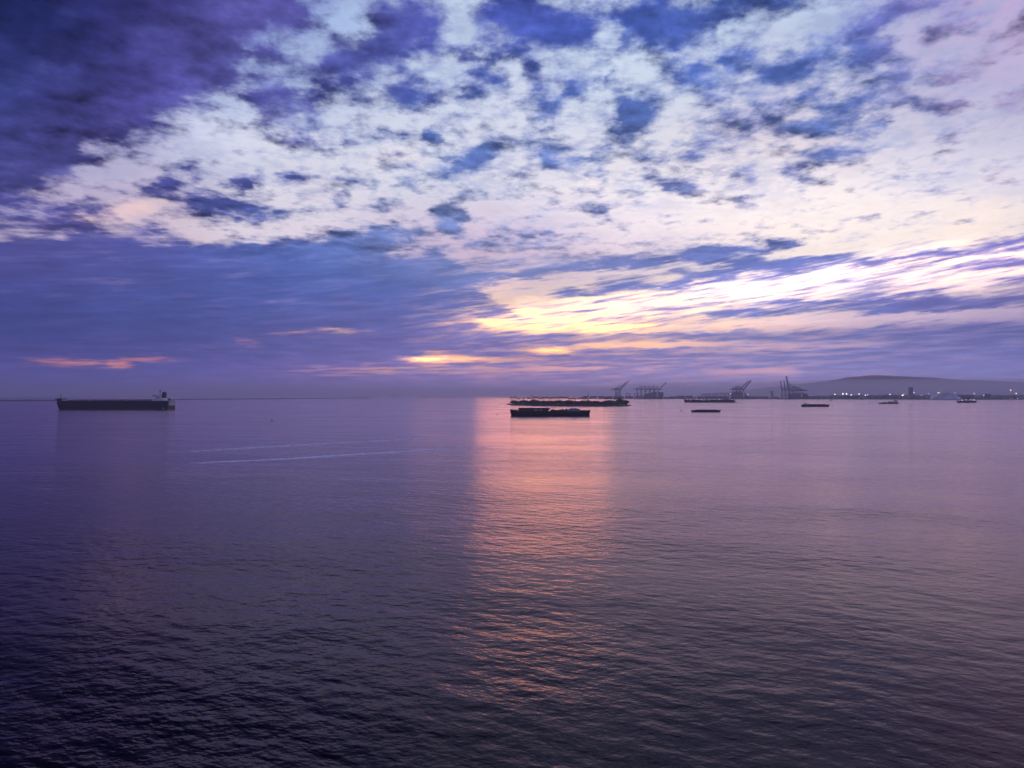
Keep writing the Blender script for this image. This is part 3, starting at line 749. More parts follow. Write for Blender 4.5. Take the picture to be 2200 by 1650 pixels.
for i, x in enumerate([2007, 2032, 2052, 2071, 2107, 2144, 2160, 2198]):
    sts_crane(x, 7600 - (i % 2) * 150, 3, 72, 34, 30, 0, 'faint distant crane beyond the right shore, %s from the left' % ordinal(i + 1), leg=26, rz=R(76 + (i * 37) % 17), apex=38, group='faint distant cranes beyond the right shore', boom_len=40)

def yard_gantry(px, D, base, w, h_, label):
    o = thing('yard_gantry', label, 'gantry crane', at_depth(px, D, base), 0, 'small gantry cranes in the container yard')
    for xx in (-w / 2, w / 2):
        for yy in (-6, 6): MB().bar((xx, yy, 0), (xx, yy, h_), 1.8).build('leg', M['crane2'], o)
    mb = MB()
    for yy in (-6, 6): mb.bar((-w / 2 - 3, yy, h_ + 1), (w / 2 + 3, yy, h_ + 1), 1.6, 2.4)
    mb.build('girder', M['crane2'], o)
    MB().box(-3, 3, -6.5, 6.5, h_ + 2.4, h_ + 4.8).build('trolley', M['crane'], o)
for i, (x, w, hh) in enumerate([(1349, 26, 37), (1367, 24, 37)]):
    yard_gantry(x, 5340, 4, w, hh, ['small yard gantry crane right of the two leaning cranes', 'small yard gantry crane left of the row of five cranes'][i])
for i, (x, w) in enumerate([(1512, 20), (1522, 24), (1536, 26), (1551, 28), (1562, 22)]):
    yard_gantry(x, 5160, 3, w, 35, 'yard gantry crane, %s from the left in the row of five' % ordinal(i + 1))

# ------------------------------------------------------------------ hulls
def hull_mesh(L, B, z_deck, bow=1, bow_len=.12, flare=.35, stern_cut=.05, z_bow=None, z_bot=-.5, taper_stern=.12, n=28):
    """hull along x; the bow at +x when bow=1, at -x when bow=-1"""
    z_bow = z_bow or z_deck; secs = []
    for i in range(n + 1):
        t = i / n; x = -L / 2 + L * t
        hb = B / 2
        if t > 1 - bow_len: hb *= max(.03, math.sqrt(max(0, 1 - ((t - (1 - bow_len)) / bow_len) ** 2)))
        if t < stern_cut: hb *= 1 - taper_stern * (1 - t / stern_cut)
        under = hb * (1 - flare * max(0, (t - (1 - bow_len * 1.4)) / (bow_len * 1.4))) if t > 1 - bow_len * 1.4 else hb
        zt = z_deck + (z_bow - z_deck) * min(1, max(0, (t - (1 - bow_len * 1.1)) / (bow_len * .3)))
        xb = x - (L * .02 * max(0, (t - .93) / .07) if t > .93 else 0)
        secs.append([(xb * bow, -under, z_bot), (x * bow * 1.0, -hb, zt * .55), (x * bow, -hb, zt), (x * bow, hb, zt), (x * bow, hb, zt * .55), (xb * bow, under, z_bot)])
    if bow < 0: secs = [s[::-1] for s in secs]
    return MB().loft(secs)

def rail(o, x0, x1, y, z, n, m='white', h_=1.1):
    mb = MB()
    for i in range(n + 1):
        xx = x0 + (x1 - x0) * i / n; mb.bar((xx, y, z), (xx, y, z + h_), .12)
    mb.bar((x0, y, z + h_), (x1, y, z + h_), .14); mb.bar((x0, y, z + h_ * .5), (x1, y, z + h_ * .5), .1)
    return mb.build('railing', M[m], o)

def windows(o, parent, x0, x1, y, z, n, w, h_):
    for i in range(n):
        xx = x0 + (x1 - x0) * (i + .5) / n
        MB().box(xx - w / 2, xx + w / 2, y - .06, y + .02, z, z + h_).build('window', M['glass'], parent)

# --- the bulk carrier at left
def bulk_carrier():
    D = ground(246, 880.6).y; mp = D / F; L = 247 * mp
    o = thing('bulk_carrier', 'long black bulk carrier at the left, white deckhouse and dark funnel at its right end', 'ship', at_depth(246.5, D + 15, 0))
    zd = 19.2 * mp; X = lambda px: (px - 246.5) * mp; Z = lambda py: (880.6 - py) * mp
    B = 31.0
    h_ = hull_mesh(L, B, zd, bow=-1, bow_len=.07, z_bow=zd + 2.8, stern_cut=.04, flare=.5).build('hull', M['hull'], o)
    MB().box(X(146), X(362), -B / 2 - .05, -B / 2 + .2, -.5, 3.2).build('boot_topping', M['boot'], h_)
    MB().box(X(127), X(367), -B / 2 + .6, B / 2 - .6, zd + .02, zd + .2).build('deck', M['deck'], o)
    MB().prism([(X(123.2), zd + 2.7), (X(138), zd + 2.7), (X(138), zd + 3.9), (X(122.6), zd + 4.2)], -B / 2 * .5, B / 2 * .5).build('forecastle', M['hull'], o)
    mst = MB().tube((X(129.5), 0, zd + 3), (X(129.5), 0, Z(847)), .55, .3).build('foremast', M['steel'], o)
    MB().dome((X(129.5), 0, Z(847)), .9, .9, 8, 4, -1.4).build('masthead_lamp', M['white'], mst)
    MB().box(X(138.5), X(143), -9, 9, zd + .2, zd + 2.3).build('bosun_store', M['white'], o)
    for i in range(7):
        x0 = X(150 + i * 26.2); hc = MB().box(x0, x0 + 15.5, -8.5, 8.5, zd + .2, zd + 1.9).build('hatch_cover', M['deck'], o)
        MB().box(x0 - .5, x0 + 16, -9, 9, zd + .2, zd + .9).build('coaming', M['steel'], hc)
    for i in range(3):
        x0 = X(147.5 + 52.4 * (i + .45))
        MB().tube((x0, 0, zd), (x0, 0, zd + 3.4), .35).build('vent_post', M['steel'], o)
    rail(o, X(143), X(336), -B / 2 + .7, zd + .2, 60)
    # deckhouse
    dk = MB().box(X(337), X(364), -13, 13, zd + .2, Z(858.2)).build('deckhouse', M['white'], o)
    windows(o, dk, X(338), X(363), -13, zd + 1.3, 12, .9, .9)
    tw = MB().box(X(343), X(351.5), -10.5, 10.5, Z(858.2) + .01, Z(851.8)).build('accommodation', M['white'], o)
    for z in (Z(857.2), Z(854.6)): windows(o, tw, X(343.4), X(351), -10.5, z, 5, .8, .9)
    br = MB().box(X(337.5), X(349.5), -14.5, 14.5, Z(851.8) + .02, Z(848.6)).build('bridge', M['white'], o)
    MB().box(X(337.4), X(348.5), -14.62, -14.5, Z(850.8), Z(849.7)).build('window', M['glass'], br)
    MB().box(X(339), X(343), -12, -8, Z(848.6), Z(847.4)).build('radome', M['white'], br)
    rail(o, X(338), X(349), -14.3, Z(848.6), 10)
    rm = MB().bar((X(345.2), 0, Z(848.6)), (X(345.2), 0, Z(837.2)), .7).build('radar_mast', M['steel'], o)
    MB().bar((X(342.5), 0, Z(840.0)), (X(347.8), 0, Z(840.6)), .5).build('crosstree', M['steel'], rm)
    MB().bar((X(343.6), 0, Z(842.8)), (X(347.4), 0, Z(842.8)), .6).build('radar_scanner', M['white'], rm)
    fn = MB().prism([(X(351.8), Z(855)), (X(357.2), Z(855)), (X(357), Z(843.2)), (X(352.2), Z(843.2))], -4, 4).build('funnel', M['hull'], o)
    MB().box(X(353), X(356.2), -2.5, 2.5, Z(843.2), Z(842)).build('exhaust_pipe', M['steel'], fn)
    MB().box(X(351.6), X(358), -9, 9, Z(858.2) + .01, Z(855)).build('engine_casing', M['white'], o)
    MB().prism([(X(362.6), Z(858.6)), (X(368.8), Z(860.4)), (X(368.2), Z(857.8)), (X(363.4), Z(855.2))], -1.6, 1.6).build('lifeboat', M['box_o'], o)
    MB().bar((X(362), 0, Z(859.6)), (X(369.5), 0, Z(861.4)), 1.6, .6).build('lifeboat_slipway', M['white'], o)
    rail(o, X(358), X(369), -12.5, zd + .2, 8)
    MB().box(X(369.6), X(371.8), -10, 10, Z(871.5), zd - .6).build('stern_gallery', M['cream'], o)
    MB().prism([(X(364), -.4), (X(369.6), -.4), (X(369.2), Z(876)), (X(365.5), Z(876.4))], -17.3, -16.2).build('rudder', M['hull'], o)
    MB().dome((X(362.5), -B / 2 - .4, 2.6), 1.2, .8, 10, 4, -1.4).build('stern_light', M['white'], o)
bulk_carrier()

# --- the dark barge before the island
def deck_barge():
    D = ground(1180, 894.6).y; mp = D / F; x_c = 1181.0
    o = thing('deck_barge', 'large black deck barge before the island with long shed and grey tarpaulin heap', 'barge', at_depth(x_c, D + 10, 0))
    X = lambda px: (px - x_c) * mp; Z = lambda py: (894.8 - py) * mp; zd = Z(883.6)
    B = 20.0
    h_ = MB()
    secs = []
    for px_, hb, zt, xb in [(1094.2, 6.5, Z(880.2), 1098.0), (1099, 8.6, Z(880.4), 1099.5), (1104, 9.6, Z(881.6), 1104), (1110, 10, Z(883.3), 1110), (1112, 10, zd, 1112), (1180, 10, zd, 1180), (1245, 10, zd, 1245),
                            (1247, 10, Z(881.6), 1247), (1266, 9.6, Z(882.3), 1266)]:
        secs.append([(X(xb), -hb * .94, -.5), (X(xb * .5 + px_ * .5), -hb, zt * .5), (X(px_), -hb, zt), (X(px_), hb, zt), (X(xb * .5 + px_ * .5), hb, zt * .5), (X(xb), hb * .94, -.5)])
    hu = h_.loft(secs).build('hull', M['hull'], o)
    MB().prism([(X(1094.6), -.4), (X(1101), -.4), (X(1099), Z(891.5)), (X(1097.6), Z(892.5))], -3, 3).build('bow_foot', M['hull'], hu)
    MB().box(X(1262.6), X(1268), -8, 8, Z(886), Z(882)).build('stern_platform', M['steel'], o)
    for i in range(15):
        xx = X(1106 + i * 10.6); MB().tube((xx, -10.25, 1.0), (xx, -10.25, 2.4), .5, .5, 7).build('tyre_fender', M['glass'], hu)
    sh = MB().box(X(1113), X(1168), -7, 7, zd + .02, Z(878.2)).build('shed', M['timber'], o)
    MB().box(X(1111.6), X(1172), -8, 8, Z(878.2) + .01, Z(876.8)).build('roof', M['steel'], sh)
    for i in range(13):
        xx = X(1115 + i * 4.2); MB().box(xx - .16, xx + .16, -7.25, -7.0, zd + .02, Z(878.3)).build('post', M['steel'], sh)
    MB().box(X(1147), X(1154), -7.6, -7.28, zd + .3, Z(878.6)).build('tarpaulin', M['tarp'], sh)
    MB().box(X(1158.5), X(1163), -7.6, -7.28, zd + .3, Z(878.2)).build('tarpaulin', M['tarp'], sh)
    MB().prism([(X(1168.4), zd + .02), (X(1177), zd + .02), (X(1182.6), Z(877.4)), (X(1168.4), Z(877.2))], -5, 5).build('crane_house', M['steel'], o)
    bm = MB()
    for yy in (-1, 1): bm.bar((X(1170), yy, Z(876.4)), (X(1198.5), yy * .4, Z(876.7)), .28)
    for q in range(12): bm.bar((X(1172 + q * 2.2), -1, Z(876.5)), (X(1174 + q * 2.2), 1, Z(876.6)), .18)
    bm.build('crane_boom', M['steel'], o)
    rn = random.Random(3)
    for px_ in (1106, 1109.5, 1185, 1189, 1195, 1201, 1205, 1209, 1213, 1217):
        w = rn.uniform(1.2, 2.1); hh = rn.uniform(.9, 2.2) * (1.5 if px_ > 1206 else 1)
        MB().prism([(X(px_) - w, zd), (X(px_) + w, zd), (X(px_) + w * .8, zd + hh * .8), (X(px_) + w * .1, zd + hh), (X(px_) - w * .7, zd + hh * .85)], -3 + rn.uniform(-3, 1), 3).build('deck_gear', M['timber'], o)
    for px_ in (1101.5, 1103.5): MB().tube((X(px_), -4, Z(881.4)), (X(px_), -4, Z(878.4)), .5, .4).build('bollard', M['white'], o)
    # tarpaulin heap with uneven top
    prof = [(X(1221), zd + .02)] + [(X(a), Z(b_)) for a, b_ in [(1221, 881), (1223, 879), (1226, 878.6), (1229, 877.2), (1231, 879), (1234, 877.3), (1237, 877), (1240, 878.6), (1243, 879.3), (1244.5, 878.2), (1246, 881)]] + [(X(1246), zd + .02)]
    MB().prism(prof[::-1], -6.5, 5).build('tarpaulin_heap', M['tarp'], o)
    p0 = ground(1068, 890.2); p1 = Vector(o.location) + Vector((X(1096), -2, Z(885)))
    rope = MB()
    for q in range(8):
        f0_, f1_ = q / 8, (q + 1) / 8
        a = p0.lerp(p1, f0_); b_ = p0.lerp(p1, f1_); a.z = .6 + (p1.z - .6) * f0_ ** 2.2; b_.z = .6 + (p1.z - .6) * f1_ ** 2.2
        rope.bar(a, b_, .13)
    tag(rope.build('mooring_rope', M['timber']), 'slack mooring rope from the black barge to its buoy', 'rope')
deck_barge()

def small_barge(px0, px1, pw, zpx, label, name='barge', bow=1, house=None, mast=None, clutter=6, rake=.08, B=12, seed=1, lights=(), cat='barge', sheer=.6):
    D = ground(px0, pw).y; mp = D / F; L = (px1 - px0) * mp; cx = (px0 + px1) / 2
    o = thing(name, label, cat, at_depth(cx, D + B / 2, 0)); rn = random.Random(seed)
    X = lambda px_: (px_ - cx) * mp; Z = lambda py: (pw - py) * mp; zd = zpx * mp
    n = 20; secs = []
    for i in range(n + 1):
        t = i / n; x = -L / 2 + L * t; e = max(0, (t - (1 - rake)) / rake); s_ = max(0, ((rake * .6) - t) / (rake * .6))
        hb = B / 2 * (1 - .45 * e ** 1.5) * (1 - .12 * s_); zt = zd + sheer * (e ** 1.3) + sheer * .5 * s_
        xb = x - L * rake * .55 * e + L * rake * .25 * s_
        secs.append([(xb * bow, -hb * .96, -.5), (x * bow, -hb, zt * .7), (x * bow, -hb, zt), (x * bow, hb, zt), (x * bow, hb, zt * .7), (xb * bow, hb * .96, -.5)])
    if bow < 0: secs = [s[::-1] for s in secs]
    MB().loft(secs).build('hull', M['hull'], o)
    co = MB(); xa, xb_ = -L * .36, L * .36
    co.box(xa, xb_, -B * .36, -B * .33, zd, zd + .9); co.box(xa, xb_, B * .33, B * .36, zd, zd + .9); co.build('coaming', M['steel'], o)
    if house:
        a, b_, t_ = house
        hs = MB().box(X(a), X(b_), -B * .3, B * .3, zd + .02, Z(t_)).build('deckhouse', M['cream'], o)
        MB().box(X(a) - .4, X(b_) + .4, -B * .33, B * .33, Z(t_) + .01, Z(t_) + .4).build('roof', M['steel'], hs)
        windows(o, hs, X(a) + .3, X(b_) - .3, -B * .3, zd + (Z(t_) - zd) * .45, 4, .8, .8)
    if mast:
        MB().tube((X(mast[0]), 0, zd), (X(mast[0]), 0, Z(mast[1])), .3, .15, 6).build('mast', M['steel'], o)
    for i in range(clutter):
        xx = -L * .4 + L * .8 * (i + rn.random() * .8) / clutter; w = L * rn.uniform(.012, .045); hh = rn.uniform(.5, 1.8) * mp * 1.2
        MB().prism([(xx - w, zd), (xx + w, zd), (xx + w * .9, zd + hh * .7), (xx + w * .2, zd + hh), (xx - w * .8, zd + hh * .8)], -B * .25, B * .22).build('deck_cargo', M[rn.choice(['timber', 'steel', 'deck', 'tarp'])], o)
    for (lx, ly) in lights:
        MB().dome((X(lx), -B / 2, Z(ly)), .7, .7, 8, 3, -1.4).build('deck_lamp', M['lamp_p'], o)
    return o, X, Z, zd

small_barge(1486, 1548, 885.6, 4.0, 'narrow black barge right of the island, upturned pointed end at its right', bow=1, clutter=12, rake=.09, B=10, seed=4, sheer=.7)
small_barge(1723, 1781, 874.0, 4.4, 'dark barge with a small cabin near its left end, before the hill', bow=1, house=(1727, 1732.5, 867), mast=(1780, 867), clutter=5, B=12, seed=8, rake=.07, sheer=.8)
o, X, Z, zd = small_barge(1889, 1930, 867.6, 2.2, 'low dark work boat with mast and raised right end, beyond the pointed barge', name='work_boat', cat='boat', bow=1, house=(1911, 1927, 862.8), mast=(1924, 858.6), clutter=6, B=12, seed=9, rake=.1, sheer=.5)
MB().tube((X(1898.6), 0, zd), (X(1898.6), 0, Z(861.5)), .25, .12, 6).build('mast', M['steel'], o)
MB().prism([(X(1921.5), Z(862.4)), (X(1926.5), Z(862.4)), (X(1925.8), Z(860.2)), (X(1922), Z(860.2))], -3, 3).build('wheelhouse', M['steel'], o)
o, X, Z, zd = small_barge(2056, 2096, 865.2, 3.6, 'tug-like vessel with lit deck lamps before the right of the dome', name='harbour_vessel', cat='boat', bow=-1, house=(2064, 2090, 858.6), mast=(2075, 852.5), clutter=4, B=14, seed=10, rake=.12,
                          lights=((2062.4, 859.6), (2065.2, 859.6), (2072.6, 858.8), (2082, 859), (2087.4, 859.1), (2090, 859.1)), sheer=1.2)
MB().prism([(X(2071), Z(858.4)), (X(2082), Z(858.4)), (X(2080), Z(855)), (X(2072.5), Z(855))], -4, 4).build('wheelhouse', M['steel'], o)
# long low freighter beyond the island
o, X, Z, zd = small_barge(1470, 1577, 864.9, 5.4, 'long low dark freighter with cluttered deck, before the container stacks', name='freighter', cat='ship', bow=-1, clutter=26, B=26, seed=12, rake=.035, sheer=3.2,
                          lights=((1481, 859.3), (1505, 858.6), (1511, 859.2), (1521, 859.4), (1543, 858.6)))
MB().prism([(X(1558), zd), (X(1573), zd), (X(1569), Z(858.6)), (X(1562), Z(857.6))], -8, 8).build('deckhouse', M['steel'], o)
MB().prism([(X(1576.5), -.4), (X(1583.6), -.4), (X(1583.6), Z(863.9)), (X(1576.5), Z(863.2))], -5, 5).build('stern_pontoon', M['hull'], o)
small_barge(1782.5, 1787, 861.9, .7, 'tiny motor boat on the water above the barge with the cabin', name='motor_boat', cat='boat', bow=-1, clutter=2, B=3.4, seed=14, rake=.25, house=(1784, 1786, 860.8))
small_barge(838, 857, 851.7, 2.0, 'faint far ship on the horizon between the two breakwaters', name='distant_ship', cat='ship', bow=1, clutter=3, B=40, seed=15, rake=.07, house=(839.5, 843, 848.2))

def container_ship(px0, px1, D, base_z, label, bow_side, tops, name='container_ship'):
    mp = D / F; cx = (px0 + px1) / 2; L = (px1 - px0) * mp; B = 40
    o = thing(name, label, 'ship', at_depth(cx, D, base_z), 0, 'container ships at the piers')
    hull_mesh(L, B, 17, bow=bow_side, bow_len=.09, z_bow=21, flare=.5, stern_cut=.04).build('hull', M['hull'], o)
    n = int(L / 13.2); mbs = {c: MB() for c in BOXC}; br_i = int(n * .68)
    for i in range(n):
        if i == br_i: continue
        xx = -L / 2 + 4 + i * 13.0; t = i / (n - 1)
        k_ = max(2, int(np.interp(t, [0, .25, .6, .85, 1], tops)))
        for j in range(14):
            kk = k_ - (rnd.random() < .25)
            for q in range(kk):
                if j in (0, 13) or q == kk - 1 or i in (0, n - 1):
                    yy = -B / 2 + .6 + j * 2.78; mbs[rnd.choice(BOXC)].box(xx, xx + 12.2, yy, yy + 2.6, 17.1 + q * 2.62, 17.1 + q * 2.62 + 2.58)
    for c in BOXC: p = mbs[c].build('containers', M[c], o); p['kind'] = 'stuff'
    xx = -L / 2 + 5 + br_i * 13.0
    bh = MB().box(xx, xx + 10, -15, 15, 17.05, 52).build('bridge_tower', M['white'], o)
    MB().box(xx - 1, xx + 11, -21, 21, 52.02, 55).build('bridge', M['white'], bh)
    MB().box(xx + 12.5, xx + 20, -5, 5, 17.05, 50).build('funnel', M['crane2'], o)
container_ship(1383, 1425, 5200, 0, 'container ship moored under the row of five cranes', 1, [7, 11, 14, 14, 13])
container_ship(1571, 1607, 5080, 0, 'container ship moored under the two leaning booms', 1, [12, 14, 13, 8, 3])
container_ship(1694, 1735, 4900, 0, 'container ship moored beneath the tall blue cranes', -1, [8, 9, 11, 10, 7])

# ------------------------------------------------------------------ towers, dome
def tower(px0, px1, D, top_py, label, m, name, wh=4):
    x0, x1 = (px0 - 1100) / F * D, (px1 - 1100) / F * D; w = (x1 - x0) / 2; zt = H + (850 - top_py) / F * D
    o = thing(name, label, 'tower', ((x0 + x1) / 2, D, 3.0))
    bd = MB().box(-w, w, 0, 2 * w, 0, zt - 3).build('wall', M[m], o)
    MB().box(-w - .5, w + .5, -.5, 2 * w + .5, zt - 3 + .02, zt - .8).build('roof', M['steel'], o)
    for i in range(int((zt - 8) / 7)):
        for j in range(2):
            xx = -w * .5 + j * w; MB().box(xx - w * .3, xx + w * .3, -.08, -.01, 4 + i * 7, 6.4 + i * 7).build('window', M['glass'], bd)
tower(1657.2, 1661.2, 5080, 840.2, 'slim tower standing alone left of the tall cranes', 'concrete', 'slim_tower')
tower(1955.5, 1962, 5000, 832.3, 'dark high-rise block standing alone below the hill', 'crane2', 'high_rise')

def dome():
    D = ground(2031, 859.2).y; mp = D / F; r = 29.5 * mp; hh = 15.2 * mp
    o = thing('exhibition_dome', 'great round dome on the far shore at the right', 'dome', at_depth(2031, D + r * .75, 2.5))
    Rr = (r * r + hh * hh) / (2 * hh); v0 = math.asin((Rr - hh) / Rr)
    MB().dome((0, 0, hh - Rr), Rr, Rr, 64, 16, v0).build('shell', M['dome'], o, smooth=True)
    rb = MB()
    for i in range(24):
        t = 2 * math.pi * i / 24
        prev = None
        for j in range(13):
            a = v0 + (math.pi / 2 - v0) * j / 12
            p = Vector(((Rr + .4) * math.cos(a) * math.cos(t), (Rr + .4) * math.cos(a) * math.sin(t), hh - Rr + (Rr + .4) * math.sin(a)))
            if prev is not None: rb.bar(prev, p, .8)
            prev = p
    q = rb.build('rib', M['white'], o); q['kind'] = 'stuff'
    MB().tube((0, 0, -1), (0, 0, 2.2), r + 1.5, r + 1.5, 64).build('base_ring', M['concrete'], o)
dome()

# ------------------------------------------------------------------ trees
def crown_mesh(name, seed, rx, ry, rz, n_leaf, leaf, core=.82):
    rn = random.Random(seed); mb = MB()
    lobes = [(rn.uniform(-.5, .5) * rx, rn.uniform(-.5, .5) * ry, rn.uniform(-.35, .45) * rz, rn.uniform(.45, .75)) for _ in range(6)] + [(0, 0, 0, .8)]
    for (cx, cy, cz, s) in lobes:
        nu, nv = 9, 6; vs = []
        for j in range(nv + 1):
            a = -math.pi / 2 + math.pi * j / nv
            for i in range(nu):
                t = 2 * math.pi * i / nu
                d = Vector((math.cos(a) * math.cos(t), math.cos(a) * math.sin(t), math.sin(a)))
                k_ = core * (1 + .45 * mnoise.noise(d * 2.2 + Vector((seed * 3.1, cx, cy))))
                vs.append((cx + d.x * rx * s * k_, cy + d.y * ry * s * k_, cz + d.z * rz * s * k_))
        mb.add(vs, [(j * nu + i, j * nu + (i + 1) % nu, (j + 1) * nu + (i + 1) % nu, (j + 1) * nu + i) for j in range(nv) for i in range(nu)])
    for _ in range(n_leaf):
        cx, cy, cz, s = rn.choice(lobes)
        d = Vector((rn.gauss(0, 1), rn.gauss(0, 1), rn.gauss(0, 1))).normalized(); k_ = rn.uniform(.85, 1.18)
        p = Vector((cx + d.x * rx * s * k_, cy + d.y * ry * s * k_, cz + d.z * rz * s * k_))
        u = Vector((rn.gauss(0, 1), rn.gauss(0, 1), rn.gauss(0, 1))).normalized(); w = u.orthogonal().normalized()
        l = leaf * rn.uniform(.6, 1.3)
        mb.add([p - u * l, p + w * l * .5, p + u * l, p - w * l * .5], [(0, 1, 2, 3)])
    return mb.mesh(name)

crown_meshes = [crown_mesh('crown', 20 + i, 6, 6, 4.6, 260, .75) for i in range(5)]
for me in crown_meshes: me.materials.append(M['leaf'])
tm = MB(); tm.tube((0, 0, -5), (.2, .1, 0), .5, .3, 7)
for a in range(4): tm.tube((.15, 0, -1.6), (math.cos(a * 1.6) * 2.4, math.sin(a * 1.6) * 2.4, 1.5), .2, .08, 5)
tree_trunk = tm.mesh('trunk'); tree_trunk.materials.append(M['trunk'])
def bushy_tree(loc, s, sz, k_, label, group):
    o = thing('bushy_tree', label, 'tree', loc, rnd.uniform(0, 6.28), group)
    o.scale = (s, s, sz)
    put('crown', crown_meshes[k_ % 5], None, o, (0, 0, 4.6)); put('trunk', tree_trunk, None, o, (0, 0, 4.6))
    return o

# ------------------------------------------------------------------ the oil island with its palms
ISL = [(1085, 868.3), (1094, 869.6), (1110, 870.6), (1150, 871.6), (1220, 872.7), (1290, 873.1), (1330, 872.6), (1349, 871.8), (1357.5, 870.8)]
def isl_front(px):
    return ground(px, float(np.interp(px, [p[0] for p in ISL], [p[1] for p in ISL])))
def island():
    n = 90; vs = []; rows_ = [(0, -.6), (3.0, 1.4), (6.5, 4.0), (30, 4.6), (80, 4.6), (104, 4.0), (108, 1.4), (112, -.6)]
    xs = np.linspace(1085.5, 1357, n)
    for px in xs:
        p = isl_front(float(px)); e = min(1, (px - 1085) / 26, (1358 - px) / 20); e = max(0.02, e) ** .8
        for (dy, z) in rows_:
            zz = -.6 + (z + .6) * e; jit = mnoise.noise(Vector((px * .5, dy, 0))) * 1.4
            yy = p.y + dy * max(.12, e) + jit
            vs.append((p.x * yy / p.y, yy, zz + (mnoise.noise(Vector((px * .8, dy, 4))) * .5 if 0 < dy < 112 else 0)))
    m_ = len(rows_)
    fs = [(i * m_ + j, (i + 1) * m_ + j, (i + 1) * m_ + j + 1, i * m_ + j + 1) for i in range(n - 1) for j in range(m_ - 1)]
    o = MB().add(vs, fs).build('island', M['soil']); o['kind'] = 'structure'
    # the armour rocks of its edge
    rk = MB(); rn = random.Random(5)
    for i in range(1500):
        px = rn.uniform(1085.5, 1357); p = isl_front(px); e = max(.05, min(1, (px - 1085) / 26, (1358 - px) / 20)) ** .8
        t = rn.random(); y = p.y + (t * 6.8 - .4) * max(.12, e) if i % 3 else p.y + (112 - t * 7) * max(.12, e)
        z = -.5 + 4.4 * t * e; s = rn.uniform(.7, 1.5)
        vs = []
        for sx in (-1, 1):
            for sy in (-1, 1):
                for sz in (-1, 1): vs.append((p.x * y / p.y + sx * s * rn.uniform(.6, 1.1), y + sy * s * rn.uniform(.6, 1.0), z + sz * s * rn.uniform(.4, .8)))
        rk.add(vs, [(0, 1, 3, 2), (4, 6, 7, 5), (0, 4, 5, 1), (2, 3, 7, 6), (0, 2, 6, 4), (1, 5, 7, 3)])
    o = rk.build('riprap', M['rock']); tag(o, 'grey armour rocks round the edge of the palm island', 'rocks', kind='stuff')
island()

# bushy trees: tops follow the outline in the photograph
TOPS = [(1092, 866), (1098, 862), (1104, 858.8), (1110, 861.2), (1116, 862), (1122, 859.4), (1130, 858.8), (1137, 862), (1144, 858.6), (1150, 857.6), (1157, 860.6), (1166, 860), (1175, 861.4), (1184, 860), (1192, 860.6),
        (1200, 859), (1210, 861), (1217, 859.6), (1222, 859.2), (1234, 861), (1243, 862), (1250, 859.6), (1257, 861), (1264, 859.8), (1272, 861.6), (1284, 860.6), (1292, 863), (1300, 860.4), (1312, 859.6), (1322, 861), (1328, 857.5), (1333, 856), (1338, 859), (1345, 860)]
tn = 0
spots_t = []
px = 1093.0
while px < 1348:
    spots_t.append(px); px += rnd.uniform(4.4, 6.6)
for px in spots_t:
    p = isl_front(px); back = rnd.uniform(12, 26) * min(1, max(.15, (px - 1088) / 24))
    y = p.y + back; mp = y / F
    top = H - (float(np.interp(px, [q[0] for q in TOPS], [q[1] for q in TOPS])) - 850.06) * mp
    hh = max(2.2, top - 3.6); tn += 1
    wd = rnd.uniform(.85, 1.2) * (1 if hh > 6 else hh / 6 * .9)
    bushy_tree((p.x * y / p.y, y, 3.6 if hh > 3 else 1.8), wd, hh / 9.2, tn, 'dark bushy tree on the palm island, %s from its left tip' % ordinal(tn), 'bushy trees along the palm island')

# palms
def frond(mb, yaw, pitch, L, w, rn):
    d = Vector((math.cos(yaw), math.sin(yaw), 0)); s = Vector((-math.sin(yaw), math.cos(yaw), 0)); p = Vector((0, 0, 0)); a = pitch; seg = 5; pts = []
    for i in range(seg + 1):
        ww = w * [.35, 1, 1.05, .85, .5, .05][i]
        pts += [p - s * ww - Vector((0, 0, ww * .45)), p, p + s * ww - Vector((0, 0, ww * .45))]
        p = p + (d * math.cos(a) + Vector((0, 0, math.sin(a)))) * (L / seg); a -= .36
    mb.add(pts, [(i * 3 + k, i * 3 + k + 1, i * 3 + k + 4, i * 3 + k + 3) for i in range(seg) for k in range(2)])
palm_crowns = []
for v_ in range(4):
    rn = random.Random(40 + v_); mb = MB()
    for i in range(22): frond(mb, i * 2.4 + rn.uniform(-.3, .3), rn.uniform(-.35, 1.15), rn.uniform(3.0, 3.9), .62, rn)
    mb.tube((0, 0, -1.2), (0, 0, .2), .5, .6, 7)
    me = mb.mesh('crown'); me.materials.append(M['palm']); palm_crowns.append(me)
PALM_X = [1096.5, 1099, 1100, 1104.5, 1106.5, 1110, 1112.5, 1114.6, 1117, 1123, 1125, 1126.6, 1133, 1135.5, 1137, 1140, 1142.5, 1144.5, 1146, 1148.5, 1151, 1153, 1155.5, 1157.5, 1159.8, 1162, 1164, 1166, 1168.2,
          1170, 1172.5, 1173.6, 1176, 1178.6, 1181, 1183.6, 1185.6, 1188, 1190.6, 1193.5, 1196, 1199.5, 1201, 1203.4, 1205, 1207.4, 1209.4, 1212, 1214.2, 1217, 1220, 1222.4, 1225, 1228.4, 1231, 1234, 1236.6, 1243, 1245.5, 1248,
          1250.6, 1253, 1256, 1258, 1261, 1268, 1299, 1301, 1304, 1307.4, 1311, 1314, 1319, 1321.6, 1324, 1327, 1331, 1334, 1337, 1339.4]
